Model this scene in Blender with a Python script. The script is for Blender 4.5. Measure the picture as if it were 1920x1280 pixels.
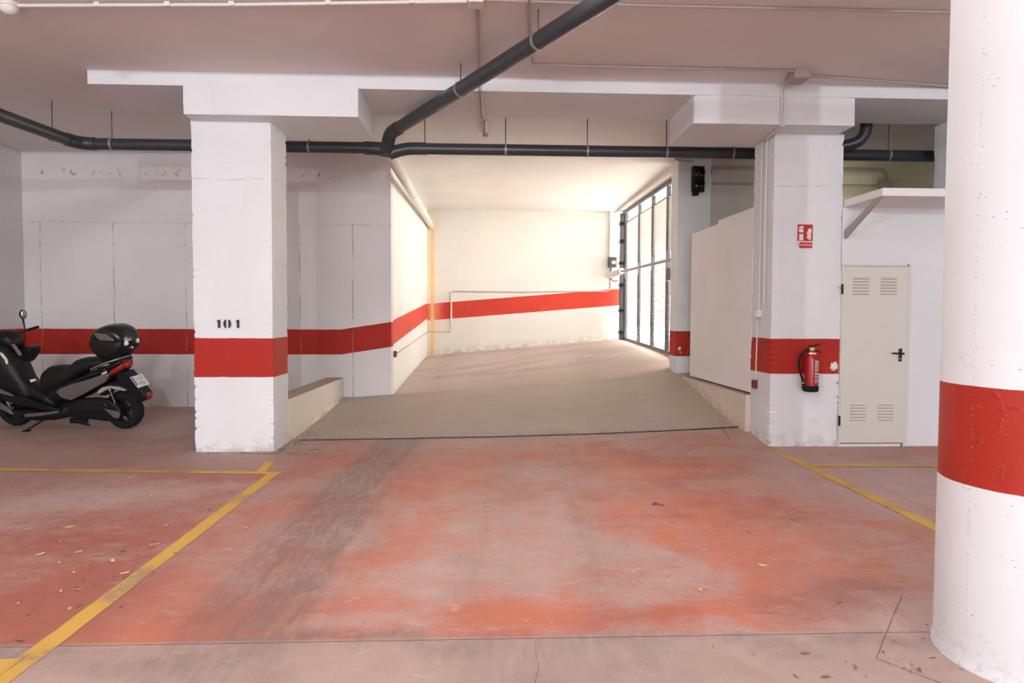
import bpy, bmesh, math, random
import numpy as np
from mathutils import Vector, Matrix, Euler

for o in list(bpy.data.objects):
    bpy.data.objects.remove(o)
scene = bpy.context.scene
col = scene.collection
rnd = random.Random(7)
R = math.radians

# ------------------------------------------------------------------ camera
cam_d = bpy.data.cameras.new('camera')
cam = bpy.data.objects.new('camera', cam_d)
col.objects.link(cam)
cam_d.sensor_width = 36.0
cam_d.lens = 36.0 * 1250 / 1920
cam_d.clip_start = 0.05
cam_d.clip_end = 200
_p, _y, _r = R(2.24), R(2.43), R(0.23)
_f = Vector((math.sin(_y) * math.cos(_p), math.cos(_y) * math.cos(_p), -math.sin(_p)))
_x = Vector((math.cos(_y), -math.sin(_y), 0))
_d = _f.cross(_x)
_x2 = _x * math.cos(_r) - _d * math.sin(_r)
_d2 = _d * math.cos(_r) + _x * math.sin(_r)
_m = Matrix((( _x2.x, -_d2.x, -_f.x, 0), (_x2.y, -_d2.y, -_f.y, 0), (_x2.z, -_d2.z, -_f.z, 1.45), (0, 0, 0, 1)))
cam.matrix_world = _m
scene.camera = cam

# ------------------------------------------------------------------ colour management, world, lights
scene.view_settings.view_transform = 'Standard'
scene.view_settings.look = 'None'
scene.view_settings.gamma = 1
scene.view_settings.use_curve_mapping = False
scene.view_settings.exposure = 0.10

world = bpy.data.worlds.new('sky')
scene.world = world
world.use_nodes = True
wn = world.node_tree
wn.nodes.clear()
wo = wn.nodes.new('ShaderNodeOutputWorld')
wb = wn.nodes.new('ShaderNodeBackground')
wb.inputs[0].default_value = (1.0, 0.97, 0.93, 1)
wb.inputs[1].default_value = 2.4
wn.links.new(wb.outputs[0], wo.inputs[0])

def light(name, kind, loc, target, energy, color=(1, 1, 1), size=None, **kw):
    d = bpy.data.lights.new(name, kind)
    d.energy = energy
    d.color = color
    if kind == 'AREA':
        d.shape = 'RECTANGLE'
        d.size, d.size_y = size
    for k, v in kw.items():
        setattr(d, k, v)
    o = bpy.data.objects.new(name, d)
    col.objects.link(o)
    o.location = loc
    v = Vector(target) - Vector(loc)
    o.rotation_euler = v.to_track_quat('-Z', 'Y').to_euler()
    return o

sun = light('sun', 'SUN', (-10, 17, 16), (0, 14, 6), 85.0, (1.0, 0.98, 0.945))
sun.data.angle = R(1)
# daylight from the garage entrance behind the camera, and two bare ceiling lamps behind the camera
light('entrance_daylight', 'AREA', (-1.0, -13.5, 1.9), (0.4, 8, 1.9), 1050, (0.90, 0.95, 1.0), (9.0, 3.2))
for lx, ly, e in ((1.0, -6.5, 950), (-4.5, -3.2, 480)):
    light('ceiling_lamp_light', 'POINT', (lx, ly, 3.74), (0, 0, 0), e, (0.92, 0.96, 1.0), shadow_soft_size=.07)
light('floor_fill_light', 'AREA', (-1.0, 3.0, 3.78), (-1.0, 3.3, 0), 62, (1.0, 0.98, 0.96), (3.0, 0.15))  # unseen fill overhead, added to brighten the floor
light('floor_fill_light', 'AREA', (1.2, 4.3, 3.78), (1.2, 4.5, 0), 42, (1.0, 0.98, 0.96), (1.5, 0.15))  # second added fill, for the right side of the floor
light('store_tube_light', 'AREA', (5.2, 9.7, 3.3), (5.2, 10.5, 3.1), 3, (1.0, 0.97, 0.75), (1.2, 0.2))
# portal at the gate so that daylight is sampled well
pl = light('gate_portal', 'AREA', (3.62, 14.1, 2.4), (2.6, 14.15, 2.4), 1, (1, 1, 1), (6.2, 3.8))
pl.data.cycles.is_portal = True

# ------------------------------------------------------------------ node helpers
class NT:
    def __init__(s, mat):
        mat.use_nodes = True
        s.t = mat.node_tree
        s.t.nodes.clear()
        s.out = s.t.nodes.new('ShaderNodeOutputMaterial')
    def n(s, typ, **kw):
        nd = s.t.nodes.new(typ)
        for k, v in kw.items():
            setattr(nd, k, v)
        return nd
    def l(s, a, b):
        s.t.links.new(a, b)
    def put(s, sock, v):
        if isinstance(v, bpy.types.NodeSocket):
            s.l(v, sock)
        elif isinstance(v, tuple) and len(v) == 3 and sock.type == 'RGBA':
            sock.default_value = (*v, 1)
        else:
            sock.default_value = v
    def m(s, op, a, b=0.0, c=None, clamp=False):
        nd = s.n('ShaderNodeMath', operation=op, use_clamp=clamp)
        s.put(nd.inputs[0], a)
        s.put(nd.inputs[1], b)
        if c is not None:
            s.put(nd.inputs[2], c)
        return nd.outputs[0]
    def mix(s, fac, a, b):
        nd = s.n('ShaderNodeMix', data_type='RGBA')
        s.put(nd.inputs[0], fac)
        s.put(nd.inputs[6], a)
        s.put(nd.inputs[7], b)
        return nd.outputs[2]
    def pos(s):
        g = s.n('ShaderNodeNewGeometry')
        x = s.n('ShaderNodeSeparateXYZ')
        s.l(g.outputs['Position'], x.inputs[0])
        return g.outputs['Position'], x.outputs[0], x.outputs[1], x.outputs[2]
    def noise(s, vec, scale, detail=4, rough=.55, dist=0.0):
        nd = s.n('ShaderNodeTexNoise')
        if vec is not None:
            s.l(vec, nd.inputs['Vector'])
        nd.inputs['Scale'].default_value = scale
        nd.inputs['Detail'].default_value = detail
        nd.inputs['Roughness'].default_value = rough
        nd.inputs['Distortion'].default_value = dist
        return nd.outputs[0]
    def ramp(s, v, lo, hi, a=0.0, b=1.0):
        nd = s.n('ShaderNodeMapRange', interpolation_type='SMOOTHSTEP')
        s.put(nd.inputs[0], v)
        s.put(nd.inputs[1], lo)
        s.put(nd.inputs[2], hi)
        s.put(nd.inputs[3], a)
        s.put(nd.inputs[4], b)
        return nd.outputs[0]
    def scale(s, vec, sx, sy, sz):
        nd = s.n('ShaderNodeVectorMath', operation='MULTIPLY')
        s.l(vec, nd.inputs[0])
        nd.inputs[1].default_value = (sx, sy, sz)
        return nd.outputs[0]
    def bsdf(s, color, rough=.5, metal=0.0, bump=None, bump_strength=.2, bump_dist=.01, spec=.5):
        b = s.n('ShaderNodeBsdfPrincipled')
        s.put(b.inputs['Base Color'], color)
        s.put(b.inputs['Roughness'], rough)
        s.put(b.inputs['Metallic'], metal)
        b.inputs['Specular IOR Level'].default_value = spec
        if bump is not None:
            bn = s.n('ShaderNodeBump')
            bn.inputs['Strength'].default_value = bump_strength
            bn.inputs['Distance'].default_value = bump_dist
            s.l(bump, bn.inputs['Height'])
            s.l(bn.outputs[0], b.inputs['Normal'])
        s.l(b.outputs[0], s.out.inputs[0])
        return b

def plain(name, color, rough=.5, metal=0.0, var=.08, scale=30, bump=.05, spec=.5):
    m = bpy.data.materials.new(name)
    t = NT(m)
    tc = t.n('ShaderNodeTexCoord').outputs['Object']
    nz = t.noise(tc, scale, 3)
    dark = tuple(c * (1 - var) for c in color)
    lite = tuple(min(1, c * (1 + var)) for c in color)
    t.bsdf(t.mix(nz, dark, lite), rough, metal, nz if bump else None, bump, .004, spec)
    return m

WHITE = (0.765, 0.77, 0.79)
RED = (0.44, 0.027, 0.016)

def wall_mat(name, white=WHITE, stripe=None, half=.2, pits=.35, seams=None, dirt=True, dirt_z=.12, red=RED,
             rust=None, bump=.25, top_dirt=None, scuff=0.0, pour=None, dirt_fn=None):
    """Painted concrete. stripe = (a, bx, by[, kink_x, kink_slope]): centre height of the red band a + bx*X + by*Y."""
    m = bpy.data.materials.new(name)
    t = NT(m)
    P, X, Y, Z = t.pos()
    big = t.noise(P, .9, 4)
    mid = t.noise(P, 7, 5, .6)
    fine = t.noise(P, 60, 4, .6)
    colr = t.mix(t.ramp(big, .3, .75), tuple(c * .93 for c in white), white)
    # little pits and specks
    vor = t.n('ShaderNodeTexVoronoi')
    t.l(t.scale(P, 1, 1, 1.7), vor.inputs['Vector'])
    vor.inputs['Scale'].default_value = 22
    pit = t.m('MULTIPLY', t.ramp(vor.outputs['Distance'], .07, .15, 1, 0), t.ramp(mid, .55, .68))
    if stripe:
        a, bx, by = stripe[:3]
        zc = t.m('ADD', t.m('MULTIPLY', X, bx), t.m('ADD', t.m('MULTIPLY', Y, by), a))
        if len(stripe) > 3:
            zc = t.m('ADD', zc, t.m('MULTIPLY', t.m('MAXIMUM', t.m('SUBTRACT', X, stripe[3]), 0.0), stripe[4]))
        d = t.m('ABSOLUTE', t.m('SUBTRACT', Z, zc))
        d = t.m('ADD', d, t.m('MULTIPLY', t.m('SUBTRACT', mid, .5), .012))
        band = t.ramp(d, half - .004, half + .004, 1, 0)
        redc = t.mix(t.ramp(big, .35, .7), tuple(c * .86 for c in red), red)
        colr = t.mix(band, colr, redc)
    pc = t.mix(.75, colr, (.16, .13, .12))
    colr = t.mix(t.m('MULTIPLY', pit, pits), colr, pc)
    if scuff:
        sc = t.m('MULTIPLY', t.ramp(t.noise(t.scale(P, 1, 1, .35), 5, 5, .65, .6), .60, .72), scuff)
        colr = t.mix(sc, colr, (.42, .37, .34))
    if seams:   # formwork joints: x positions of vertical seams, z of the horizontal seam
        xs, zs, axis = seams
        C = X if axis == 'x' else Y
        brk = t.ramp(t.noise(t.scale(P, 3, 3, 1.3), 2.2, 3), .40, .60)
        wob = t.m('MULTIPLY', t.m('SUBTRACT', t.noise(P, 3, 2), .5), .05)
        tot = None
        below = t.ramp(Z, zs - .01, zs + .01, 1, 0)
        for xv in xs:
            s1 = t.ramp(t.m('ABSOLUTE', t.m('SUBTRACT', t.m('ADD', C, wob), xv)), .004, .014, 1, 0)
            s1 = t.m('MULTIPLY', s1, below)
            tot = s1 if tot is None else t.m('MAXIMUM', tot, s1)
        h = t.ramp(t.m('ABSOLUTE', t.m('SUBTRACT', t.m('ADD', Z, t.m('MULTIPLY', wob, .4)), zs)), .003, .010, 1, 0)
        tot = t.m('MAXIMUM', tot, t.m('MULTIPLY', h, .6))
        tot = t.m('MULTIPLY', tot, t.m('ADD', t.m('MULTIPLY', brk, .55), .06))
        for xv in xs:      # tie holes on the seams
            for zv in (zs - .33, zs - 1.46):
                dx = t.m('SUBTRACT', C, xv)
                dz = t.m('SUBTRACT', Z, zv)
                rr = t.m('SQRT', t.m('ADD', t.m('MULTIPLY', dx, dx), t.m('MULTIPLY', dz, dz)))
                tot = t.m('MAXIMUM', tot, t.ramp(rr, .006, .022, .5, 0))
        colr = t.mix(tot, colr, (.22, .19, .17))
    if pour is not None:
        wz = t.m('ADD', Z, t.m('MULTIPLY', t.m('SUBTRACT', t.noise(P, 2.5, 4), .5), .09))
        k = t.m('MULTIPLY', t.ramp(t.m('ABSOLUTE', t.m('SUBTRACT', wz, pour)), .003, .012, 1, 0), t.ramp(mid, .38, .58))
        colr = t.mix(t.m('MULTIPLY', k, .4), colr, (.40, .36, .35))
    if top_dirt is not None:
        k = t.m('MULTIPLY', t.ramp(t.m('ABSOLUTE', t.m('SUBTRACT', Z, top_dirt)), .02, .10, 1, 0),
                t.ramp(t.noise(t.scale(P, 1, 1, .6), 14, 5, .7), .58, .68))
        colr = t.mix(t.m('MULTIPLY', k, .8), colr, (.20, .15, .12))
    if rust:
        rx, w = rust
        rr = t.m('ADD', t.m('ABSOLUTE', t.m('SUBTRACT', X, rx)), t.m('MULTIPLY', t.m('SUBTRACT', mid, .5), .06))
        k = t.m('MULTIPLY', t.ramp(rr, w * .4, w, 1, 0), t.ramp(Z, 3.55, 3.75, 1, 0))
        colr = t.mix(t.m('MULTIPLY', k, .85), colr, (.74, .45, .14))
        k2 = t.m('MULTIPLY', t.ramp(rr, w * .5, w * 4.5, .35, 0), t.ramp(big, .3, .6))
        colr = t.mix(k2, colr, (.80, .60, .32))
    if dirt:
        base = Z if dirt_fn is None else t.m('SUBTRACT', Z, t.m('ADD', t.m('MULTIPLY', X, dirt_fn[1]), t.m('ADD', t.m('MULTIPLY', Y, dirt_fn[2]), dirt_fn[0])))
        k = t.m('MULTIPLY', t.ramp(t.m('ADD', base, t.m('MULTIPLY', mid, .2)), .04, dirt_z + .16, 1, 0), t.ramp(mid, .42, .62))
        colr = t.mix(t.m('MULTIPLY', k, .75), colr, (.40, .32, .25))
    hgt = t.m('ADD', t.m('MULTIPLY', fine, .35), t.m('ADD', mid, t.m('MULTIPLY', pit, -1.2)))
    t.bsdf(colr, .75, 0, hgt, bump, .012, .3)
    return m

# ------------------------------------------------------------------ mesh helpers
class MB:
    def __init__(s):
        s.v = []
        s.f = []
    def box(s, x0, x1, y0, y1, z0, z1):
        b = len(s.v)
        s.v += [(x0, y0, z0), (x1, y0, z0), (x1, y1, z0), (x0, y1, z0), (x0, y0, z1), (x1, y0, z1), (x1, y1, z1), (x0, y1, z1)]
        s.f += [tuple(b + i for i in q) for q in ((3, 2, 1, 0), (4, 5, 6, 7), (0, 1, 5, 4), (1, 2, 6, 5), (2, 3, 7, 6), (3, 0, 4, 7))]
        return s
    def prism(s, poly, axis, a, b):
        """extrude a 2-D polygon along axis ('x': poly is y,z; 'y': poly is x,z; 'z': poly is x,y) from a to b"""
        def mk(p, q):
            return {'x': (q, p[0], p[1]), 'y': (p[0], q, p[1]), 'z': (p[0], p[1], q)}[axis]
        n = len(poly)
        k = len(s.v)
        s.v += [mk(p, a) for p in poly] + [mk(p, b) for p in poly]
        s.f.append(tuple(range(k + n - 1, k - 1, -1)))
        s.f.append(tuple(range(k + n, k + 2 * n)))
        for i in range(n):
            j = (i + 1) % n
            s.f.append((k + i, k + j, k + n + j, k + n + i))
        return s
    def rings(s, rings, cap=True, closed=False):
        k = len(s.v)
        n = len(rings[0])
        for r in rings:
            s.v += [tuple(p) for p in r]
        m = len(rings)
        for i in range(m if closed else m - 1):
            i2 = (i + 1) % m
            for j in range(n):
                j2 = (j + 1) % n
                s.f.append((k + i * n + j, k + i * n + j2, k + i2 * n + j2, k + i2 * n + j))
        if cap and not closed:
            s.f.append(tuple(k + j for j in range(n - 1, -1, -1)))
            s.f.append(tuple(k + (m - 1) * n + j for j in range(n)))
        return s
    def tube(s, path, r, n=16, cap=True):
        path = [Vector(p) for p in path]
        rs = r if isinstance(r, (list, tuple)) else [r] * len(path)
        rings = []
        up = None
        for i, p in enumerate(path):
            a = path[max(i - 1, 0)]
            b = path[min(i + 1, len(path) - 1)]
            t = (b - a).normalized()
            if up is None:
                up = Vector((0, 0, 1)) if abs(t.z) < .9 else Vector((1, 0, 0))
            u = (up - t * up.dot(t)).normalized()
            w = t.cross(u)
            up = u
            rings.append([p + (u * math.cos(q) + w * math.sin(q)) * rs[i] for q in (2 * math.pi * k / n for k in range(n))])
        return s.rings(rings, cap)
    def lathe(s, prof, axis='z', c=(0, 0, 0), n=32, closed=False):
        rings = []
        for k in range(n):
            q = 2 * math.pi * k / n
            ring = []
            for rr, h in prof:
                a, b = rr * math.cos(q), rr * math.sin(q)
                p = {'z': (a, b, h), 'y': (a, h, b), 'x': (h, a, b)}[axis]
                ring.append((p[0] + c[0], p[1] + c[1], p[2] + c[2]))
            rings.append(ring)
        k0 = len(s.v)
        m = len(prof)
        for r in rings:
            s.v += r
        for i in range(n):
            i2 = (i + 1) % n
            for j in range(m if closed else m - 1):
                j2 = (j + 1) % m
                s.f.append((k0 + i * m + j, k0 + i2 * m + j, k0 + i2 * m + j2, k0 + i * m + j2))
        return s
    def loft(s, secs, n=20, p=2.6, yc=0.0):
        """sections along x: (x, z_bottom, z_top, half_width)"""
        rings = []
        for sec in secs:
            x, z0, z1, w = sec[:4]
            cy = sec[4] if len(sec) > 4 else yc
            ring = []
            for k in range(n):
                q = 2 * math.pi * k / n
                cx, sx = math.cos(q), math.sin(q)
                ring.append((x, cy + w * math.copysign(abs(cx) ** (2 / p), cx), (z0 + z1) / 2 + (z1 - z0) / 2 * math.copysign(abs(sx) ** (2 / p), sx)))
            rings.append(ring)
        return s.rings(rings)

def obj(name, mb, mat, parent=None, smooth=False, bevel=0.0, local=False, seg=2, subsurf=0, **props):
    """link an MB (world coordinates unless local) as one mesh object whose origin is at its base (or at its parent's origin)"""
    vs = np.array(mb.v, dtype=float)
    off = np.zeros(3)
    if parent is None:
        off = np.array([(vs[:, 0].min() + vs[:, 0].max()) / 2, (vs[:, 1].min() + vs[:, 1].max()) / 2, vs[:, 2].min()])
    elif not local:
        q = parent
        off = np.array(WLOC[q.name])
    me = bpy.data.meshes.new(name)
    me.from_pydata([tuple(v) for v in (vs - off)], [], mb.f)
    bm = bmesh.new()
    bm.from_mesh(me)
    bmesh.ops.recalc_face_normals(bm, faces=bm.faces)
    bm.to_mesh(me)
    bm.free()
    if smooth:
        for p in me.polygons:
            p.use_smooth = True
        if smooth == 'auto':
            me.set_sharp_from_angle(angle=R(40))
    me.materials.append(mat)
    o = bpy.data.objects.new(name, me)
    col.objects.link(o)
    if parent is None:
        o.location = off
        WLOC[o.name] = tuple(off)
    else:
        o.parent = parent
        WLOC[o.name] = WLOC[parent.name]
    if bevel:
        b = o.modifiers.new('bevel', 'BEVEL')
        b.width = bevel
        b.segments = seg
        b.limit_method = 'ANGLE'
        b.angle_limit = R(35)
    if subsurf:
        b = o.modifiers.new('sub', 'SUBSURF')
        b.levels = b.render_levels = subsurf
    for k, v in props.items():
        o[k] = v
    return o

WLOC = {}
def thing(name, label, cat, loc=(0, 0, 0), rot=None, group=None):
    o = bpy.data.objects.new(name, None)
    col.objects.link(o)
    o.location = loc
    o.empty_display_size = .1
    if rot:
        o.rotation_euler = rot
    o['label'] = label
    o['category'] = cat
    if group:
        o['group'] = group
    WLOC[o.name] = tuple(loc)
    return o

def tag(o, label, cat, group=None):
    o['label'] = label
    o['category'] = cat
    if group:
        o['group'] = group
    return o

def struct(name, mb, mat, parent=None, **kw):
    o = obj(name, mb, mat, parent, **kw)
    o['kind'] = 'structure'
    return o

# value noise for the floor paint and rough edges
def vnoise(x, y, seed=0):
    xi = np.floor(x).astype(np.int64)
    yi = np.floor(y).astype(np.int64)
    xf, yf = x - xi, y - yi
    def h(a, b):
        k = (a * 374761393 + b * 668265263 + seed * 1442695041) & 0x7fffffff
        k = ((k ^ (k >> 13)) * 1274126177) & 0x7fffffff
        return ((k ^ (k >> 16)) & 0xffff) / 65535.0
    u = xf * xf * (3 - 2 * xf)
    v = yf * yf * (3 - 2 * yf)
    return (h(xi, yi) * (1 - u) + h(xi + 1, yi) * u) * (1 - v) + (h(xi, yi + 1) * (1 - u) + h(xi + 1, yi + 1) * u) * v

def fbm(x, y, seed=0, oct=5, gain=.55):
    t, a, tot = 0, 1, 0
    for k in range(oct):
        t = t + a * vnoise(x * 2 ** k, y * 2 ** k, seed + k * 17)
        tot += a
        a *= gain
    return t / tot

def sstep(x, a, b):
    t = np.clip((x - a) / (b - a), 0, 1)
    return t * t * (3 - 2 * t)

def rough_box(x0, x1, y0, y1, z0, z1, step=.05, amp=.012, seed=1, skip_top=True):
    """a box with worn, slightly wavy arrises"""
    mb = MB()
    rg = random.Random(seed)
    def cuts(a, b):
        n = max(2, int((b - a) / step))
        return [a + (b - a) * k / n for k in range(n + 1)]
    zs = cuts(z0, z1)
    ring_xy = []
    def edge_cuts(a, b):
        return sorted(set([a, a + .02, a + .045, a + .08] + [a + .08 + (b - a - .16) * k / 6 for k in range(7)] + [b - .08, b - .045, b - .02, b]))
    ex, ey = edge_cuts(x0, x1), edge_cuts(y0, y1)
    per = [(x, y0) for x in ex[:-1]] + [(x1, y) for y in ey[:-1]] + [(x, y1) for x in reversed(ex[1:])] + [(x0, y) for y in reversed(ey[1:])]
    corners = [(x0, y0), (x1, y0), (x1, y1), (x0, y1)]
    cx, cy = (x0 + x1) / 2, (y0 + y1) / 2
    rings = []
    for z in zs:
        low = 1.0 + .9 * max(0, 1 - (z - z0) / .45)          # more knocks near the floor
        chip = {c: amp * (.2 + .8 * float(vnoise(np.array([z * 7.0]), np.array([k * 9.3]), seed + k)[0])) + (amp * rg.uniform(.5, 1.3) * low if rg.random() > .90 else 0) for k, c in enumerate(corners)}
        ring = []
        for (x, y) in per:
            px, py = x, y
            wob = (vnoise(np.array([x * 3.1 + y * 2.3]), np.array([z * 2.7]), seed)[0] - .5) * .006
            for c in corners:
                d = max(abs(x - c[0]), abs(y - c[1]))
                if d < .08:
                    a = chip[c] * (1 - d / .08)
                    if d == 0:
                        px += math.copysign(a, cx - x)
                        py += math.copysign(a, cy - y)
                    elif abs(x - c[0]) < 1e-9:
                        px += math.copysign(a, cx - x)
                    else:
                        py += math.copysign(a, cy - y)
            if y in (y0, y1) and x0 < x < x1:
                py += wob
            elif x in (x0, x1) and y0 < y < y1:
                px += wob
            ring.append((px, py, z))
        rings.append(ring)
    return mb.rings(rings)

# ------------------------------------------------------------------ materials
M = {}
M['pillar'] = wall_mat('pillar paint', stripe=(.995, 0, 0), half=.205, scuff=.10, dirt_z=.16, pits=.45, pour=2.86)
M['pillar_right'] = wall_mat('pillar paint right', stripe=(1.01, 0, 0), half=.195, scuff=.12, dirt_z=.2, pits=.45, pour=2.88)
M['plain_white'] = wall_mat('white plaster', pits=.12, dirt=False, bump=.12)
M['beam_white'] = wall_mat('beam paint', pits=.25, dirt=False, scuff=.06, bump=.3)
M['wall_back'] = wall_mat('back wall paint', white=(.77, .735, .73), stripe=(1.02, 0, 0, -2.25, .155), half=.197, scuff=.10,
                          seams=((-6.82, -5.72, -4.63, -3.6, -2.88, -2.06), 2.86, 'x'), top_dirt=3.62, pits=.6)
M['wall_left'] = wall_mat('left wall paint', white=(.77, .735, .73), stripe=(1.02, 0, 0), half=.197,
                          seams=((10.05, 9.0, 8.0), 2.86, 'y'), pits=.6)
M['ramp_left'] = wall_mat('ramp side wall paint', white=(.87, .855, .84), stripe=(.526, 0, .0594), half=.197, red=(.58, .055, .034), pits=.2, dirt_fn=(-.24, 0, .037))  # same red paint as the pillars, brightened: gate light put into its colour
M['ramp_back'] = wall_mat('ramp end wall paint', white=(.80, .78, .745), stripe=(1.645, .0835, 0), half=.215, red=(.56, .048, .029), rust=(-1.33, .07), pits=.5, scuff=.10, dirt_fn=(.52, .085, 0), dirt_z=.22)  # band red lifted here too, standing in for the light on it
M['pier'] = wall_mat('pier paint', stripe=(1.01, 0, 0), half=.2, scuff=.15, pits=.4, dirt=False)
M['wall_grey'] = wall_mat('grey white wall paint', white=(.54, .51, .48), pits=.4, dirt=False, scuff=.15)
M['cream'] = wall_mat('cream wall paint', white=(.64, .60, .42), seams=((4.7, 5.75, 6.4), 3.3, 'x'), top_dirt=3.62, pits=.7, dirt=False)
M['ceiling'] = wall_mat('ceiling paint', white=(.80, .75, .735), pits=.05, dirt=False, scuff=.05, bump=.15)
M['ramp_ceiling'] = wall_mat('ramp ceiling paint', white=(.80, .765, .735), pits=.05, dirt=False, scuff=.04, bump=.15)
M['partition'] = wall_mat('partition paint', white=(.86, .83, .81), pits=0, dirt=False, bump=.05)
M['curb'] = wall_mat('curb render', white=(.70, .60, .50), pits=.2, scuff=.3, dirt_z=.12, bump=.3, dirt_fn=(-1.33, 0, .177))
M['curb_white'] = wall_mat('curb paint', white=(.80, .73, .65), pits=.2, scuff=.18, dirt_z=.14, bump=.3, dirt_fn=(-.336, 0, .043))
M['curb_top'] = plain('curb top concrete', (.42, .32, .27), .9, var=.2, scale=20)
M['pvc'] = plain('dark grey drain plastic', (.036, .037, .044), .38, var=.15, scale=14)
M['pvc_white'] = wall_mat('painted drain pipe', white=(.74, .69, .64), pits=0, dirt=False, bump=.05, scuff=.15)
M['clamp'] = plain('galvanised clamp', (.30, .29, .29), .45, .4, var=.2)
M['rod'] = plain('threaded steel rod', (.09, .075, .07), .6, .3)
M['conduit'] = plain('ivory conduit', (.72, .68, .65), .5)
M['conduit_dim'] = plain('overpainted conduit', (.41, .34, .315), .6)
M['gate'] = plain('blue grey painted steel', (.085, .085, .105), .45, .2, var=.15)
M['slat'] = plain('grey painted louvre steel', (.40, .39, .38), .5, .1)
M['rubber'] = plain('black rubber', (.010, .010, .011), .8, var=.3, spec=.25)
M['black'] = plain('black plastic', (.007, .007, .008), .45, var=.2, scale=60, spec=.28)
M['gloss_black'] = plain('glossy black plastic', (.010, .010, .012), .18, var=.1)
M['seat'] = plain('black seat vinyl', (.011, .010, .010), .6, var=.2, scale=90, bump=.15, spec=.25)
M['mauve'] = plain('mauve grey metallic paint', (.165, .140, .150), .32, .35, var=.08)
M['arch'] = plain('pale grey plastic', (.42, .36, .34), .5)
M['steel'] = plain('bright steel', (.50, .49, .48), .3, .8)
M['alu'] = plain('cast aluminium', (.26, .25, .25), .4, .8)
M['tail_red'] = plain('red lens', (.30, .010, .012), .15)
M['clear'] = plain('clear reflector', (.75, .70, .66), .2)
M['plate'] = plain('white plate', (.74, .74, .70), .45)
M['eu_blue'] = plain('blue plate band', (.06, .09, .40), .5)
M['ink'] = plain('black ink', (.02, .02, .022), .7)
M['plate_ink'] = plain('worn plate ink', (.16, .16, .16), .7)
M['ext_red'] = plain('extinguisher enamel', (.36, .006, .010), .25)
M['sign_red'] = plain('sign red', (.48, .012, .014), .35)
M['sign_white'] = plain('sign white', (.78, .76, .74), .35)
M['brass'] = plain('brass', (.55, .40, .16), .35, .8)
M['label_yellow'] = plain('yellow sticker', (.72, .55, .12), .5)
M['door'] = plain('ivory enamelled steel door', (.66, .63, .575), .35, var=.03, scale=4)
M['door_slot'] = plain('louvre shadow slot', (.30, .28, .25), .6)
M['yellow'] = None
M['leaf'] = plain('dry leaf', (.60, .50, .31), .8, var=.4, scale=40)
M['leaf_brown'] = plain('brown leaf', (.23, .15, .085), .85, var=.4, scale=40)
M['litter'] = plain('leaf litter', (.24, .17, .10), .9, var=.5, scale=30)
M['joint'] = plain('dark joint', (.24, .16, .135), .9, var=.4)
M['lamp_off'] = plain('dark signal lens', (.03, .012, .012), .12)
M['box_grey'] = plain('dark grey control box', (.085, .085, .095), .5)
M['photo_red'] = plain('dark red photocell', (.16, .012, .02), .4)
M['mirror'] = plain('mirror glass', (.42, .40, .40), .1, .6)
M['drain'] = plain('galvanised grate', (.52, .46, .42), .6, .2, var=.2)
M['drain_dark'] = plain('drain channel', (.045, .04, .037), .9)
M['plaster_patch'] = plain('plaster patch', (.80, .75, .68), .9, var=.06, scale=50, bump=.4)

# yellow line paint, worn through to the dusty floor in spots
def yellow_mat():
    m = bpy.data.materials.new('yellow line paint')
    t = NT(m)
    P, X, Y, Z = t.pos()
    a = t.noise(P, 2.3, 5, .6)
    b = t.noise(P, 26, 4, .65)
    c = t.mix(t.ramp(a, .35, .7), (.66, .385, .065), (.54, .32, .085))
    c = t.mix(t.m('MULTIPLY', t.ramp(t.m('ADD', a, t.m('MULTIPLY', b, .6)), .84, .97), .8), c, (.36, .235, .14))
    t.bsdf(c, .7, 0, b, .2, .003)
    return m
M['yellow'] = yellow_mat()

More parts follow.
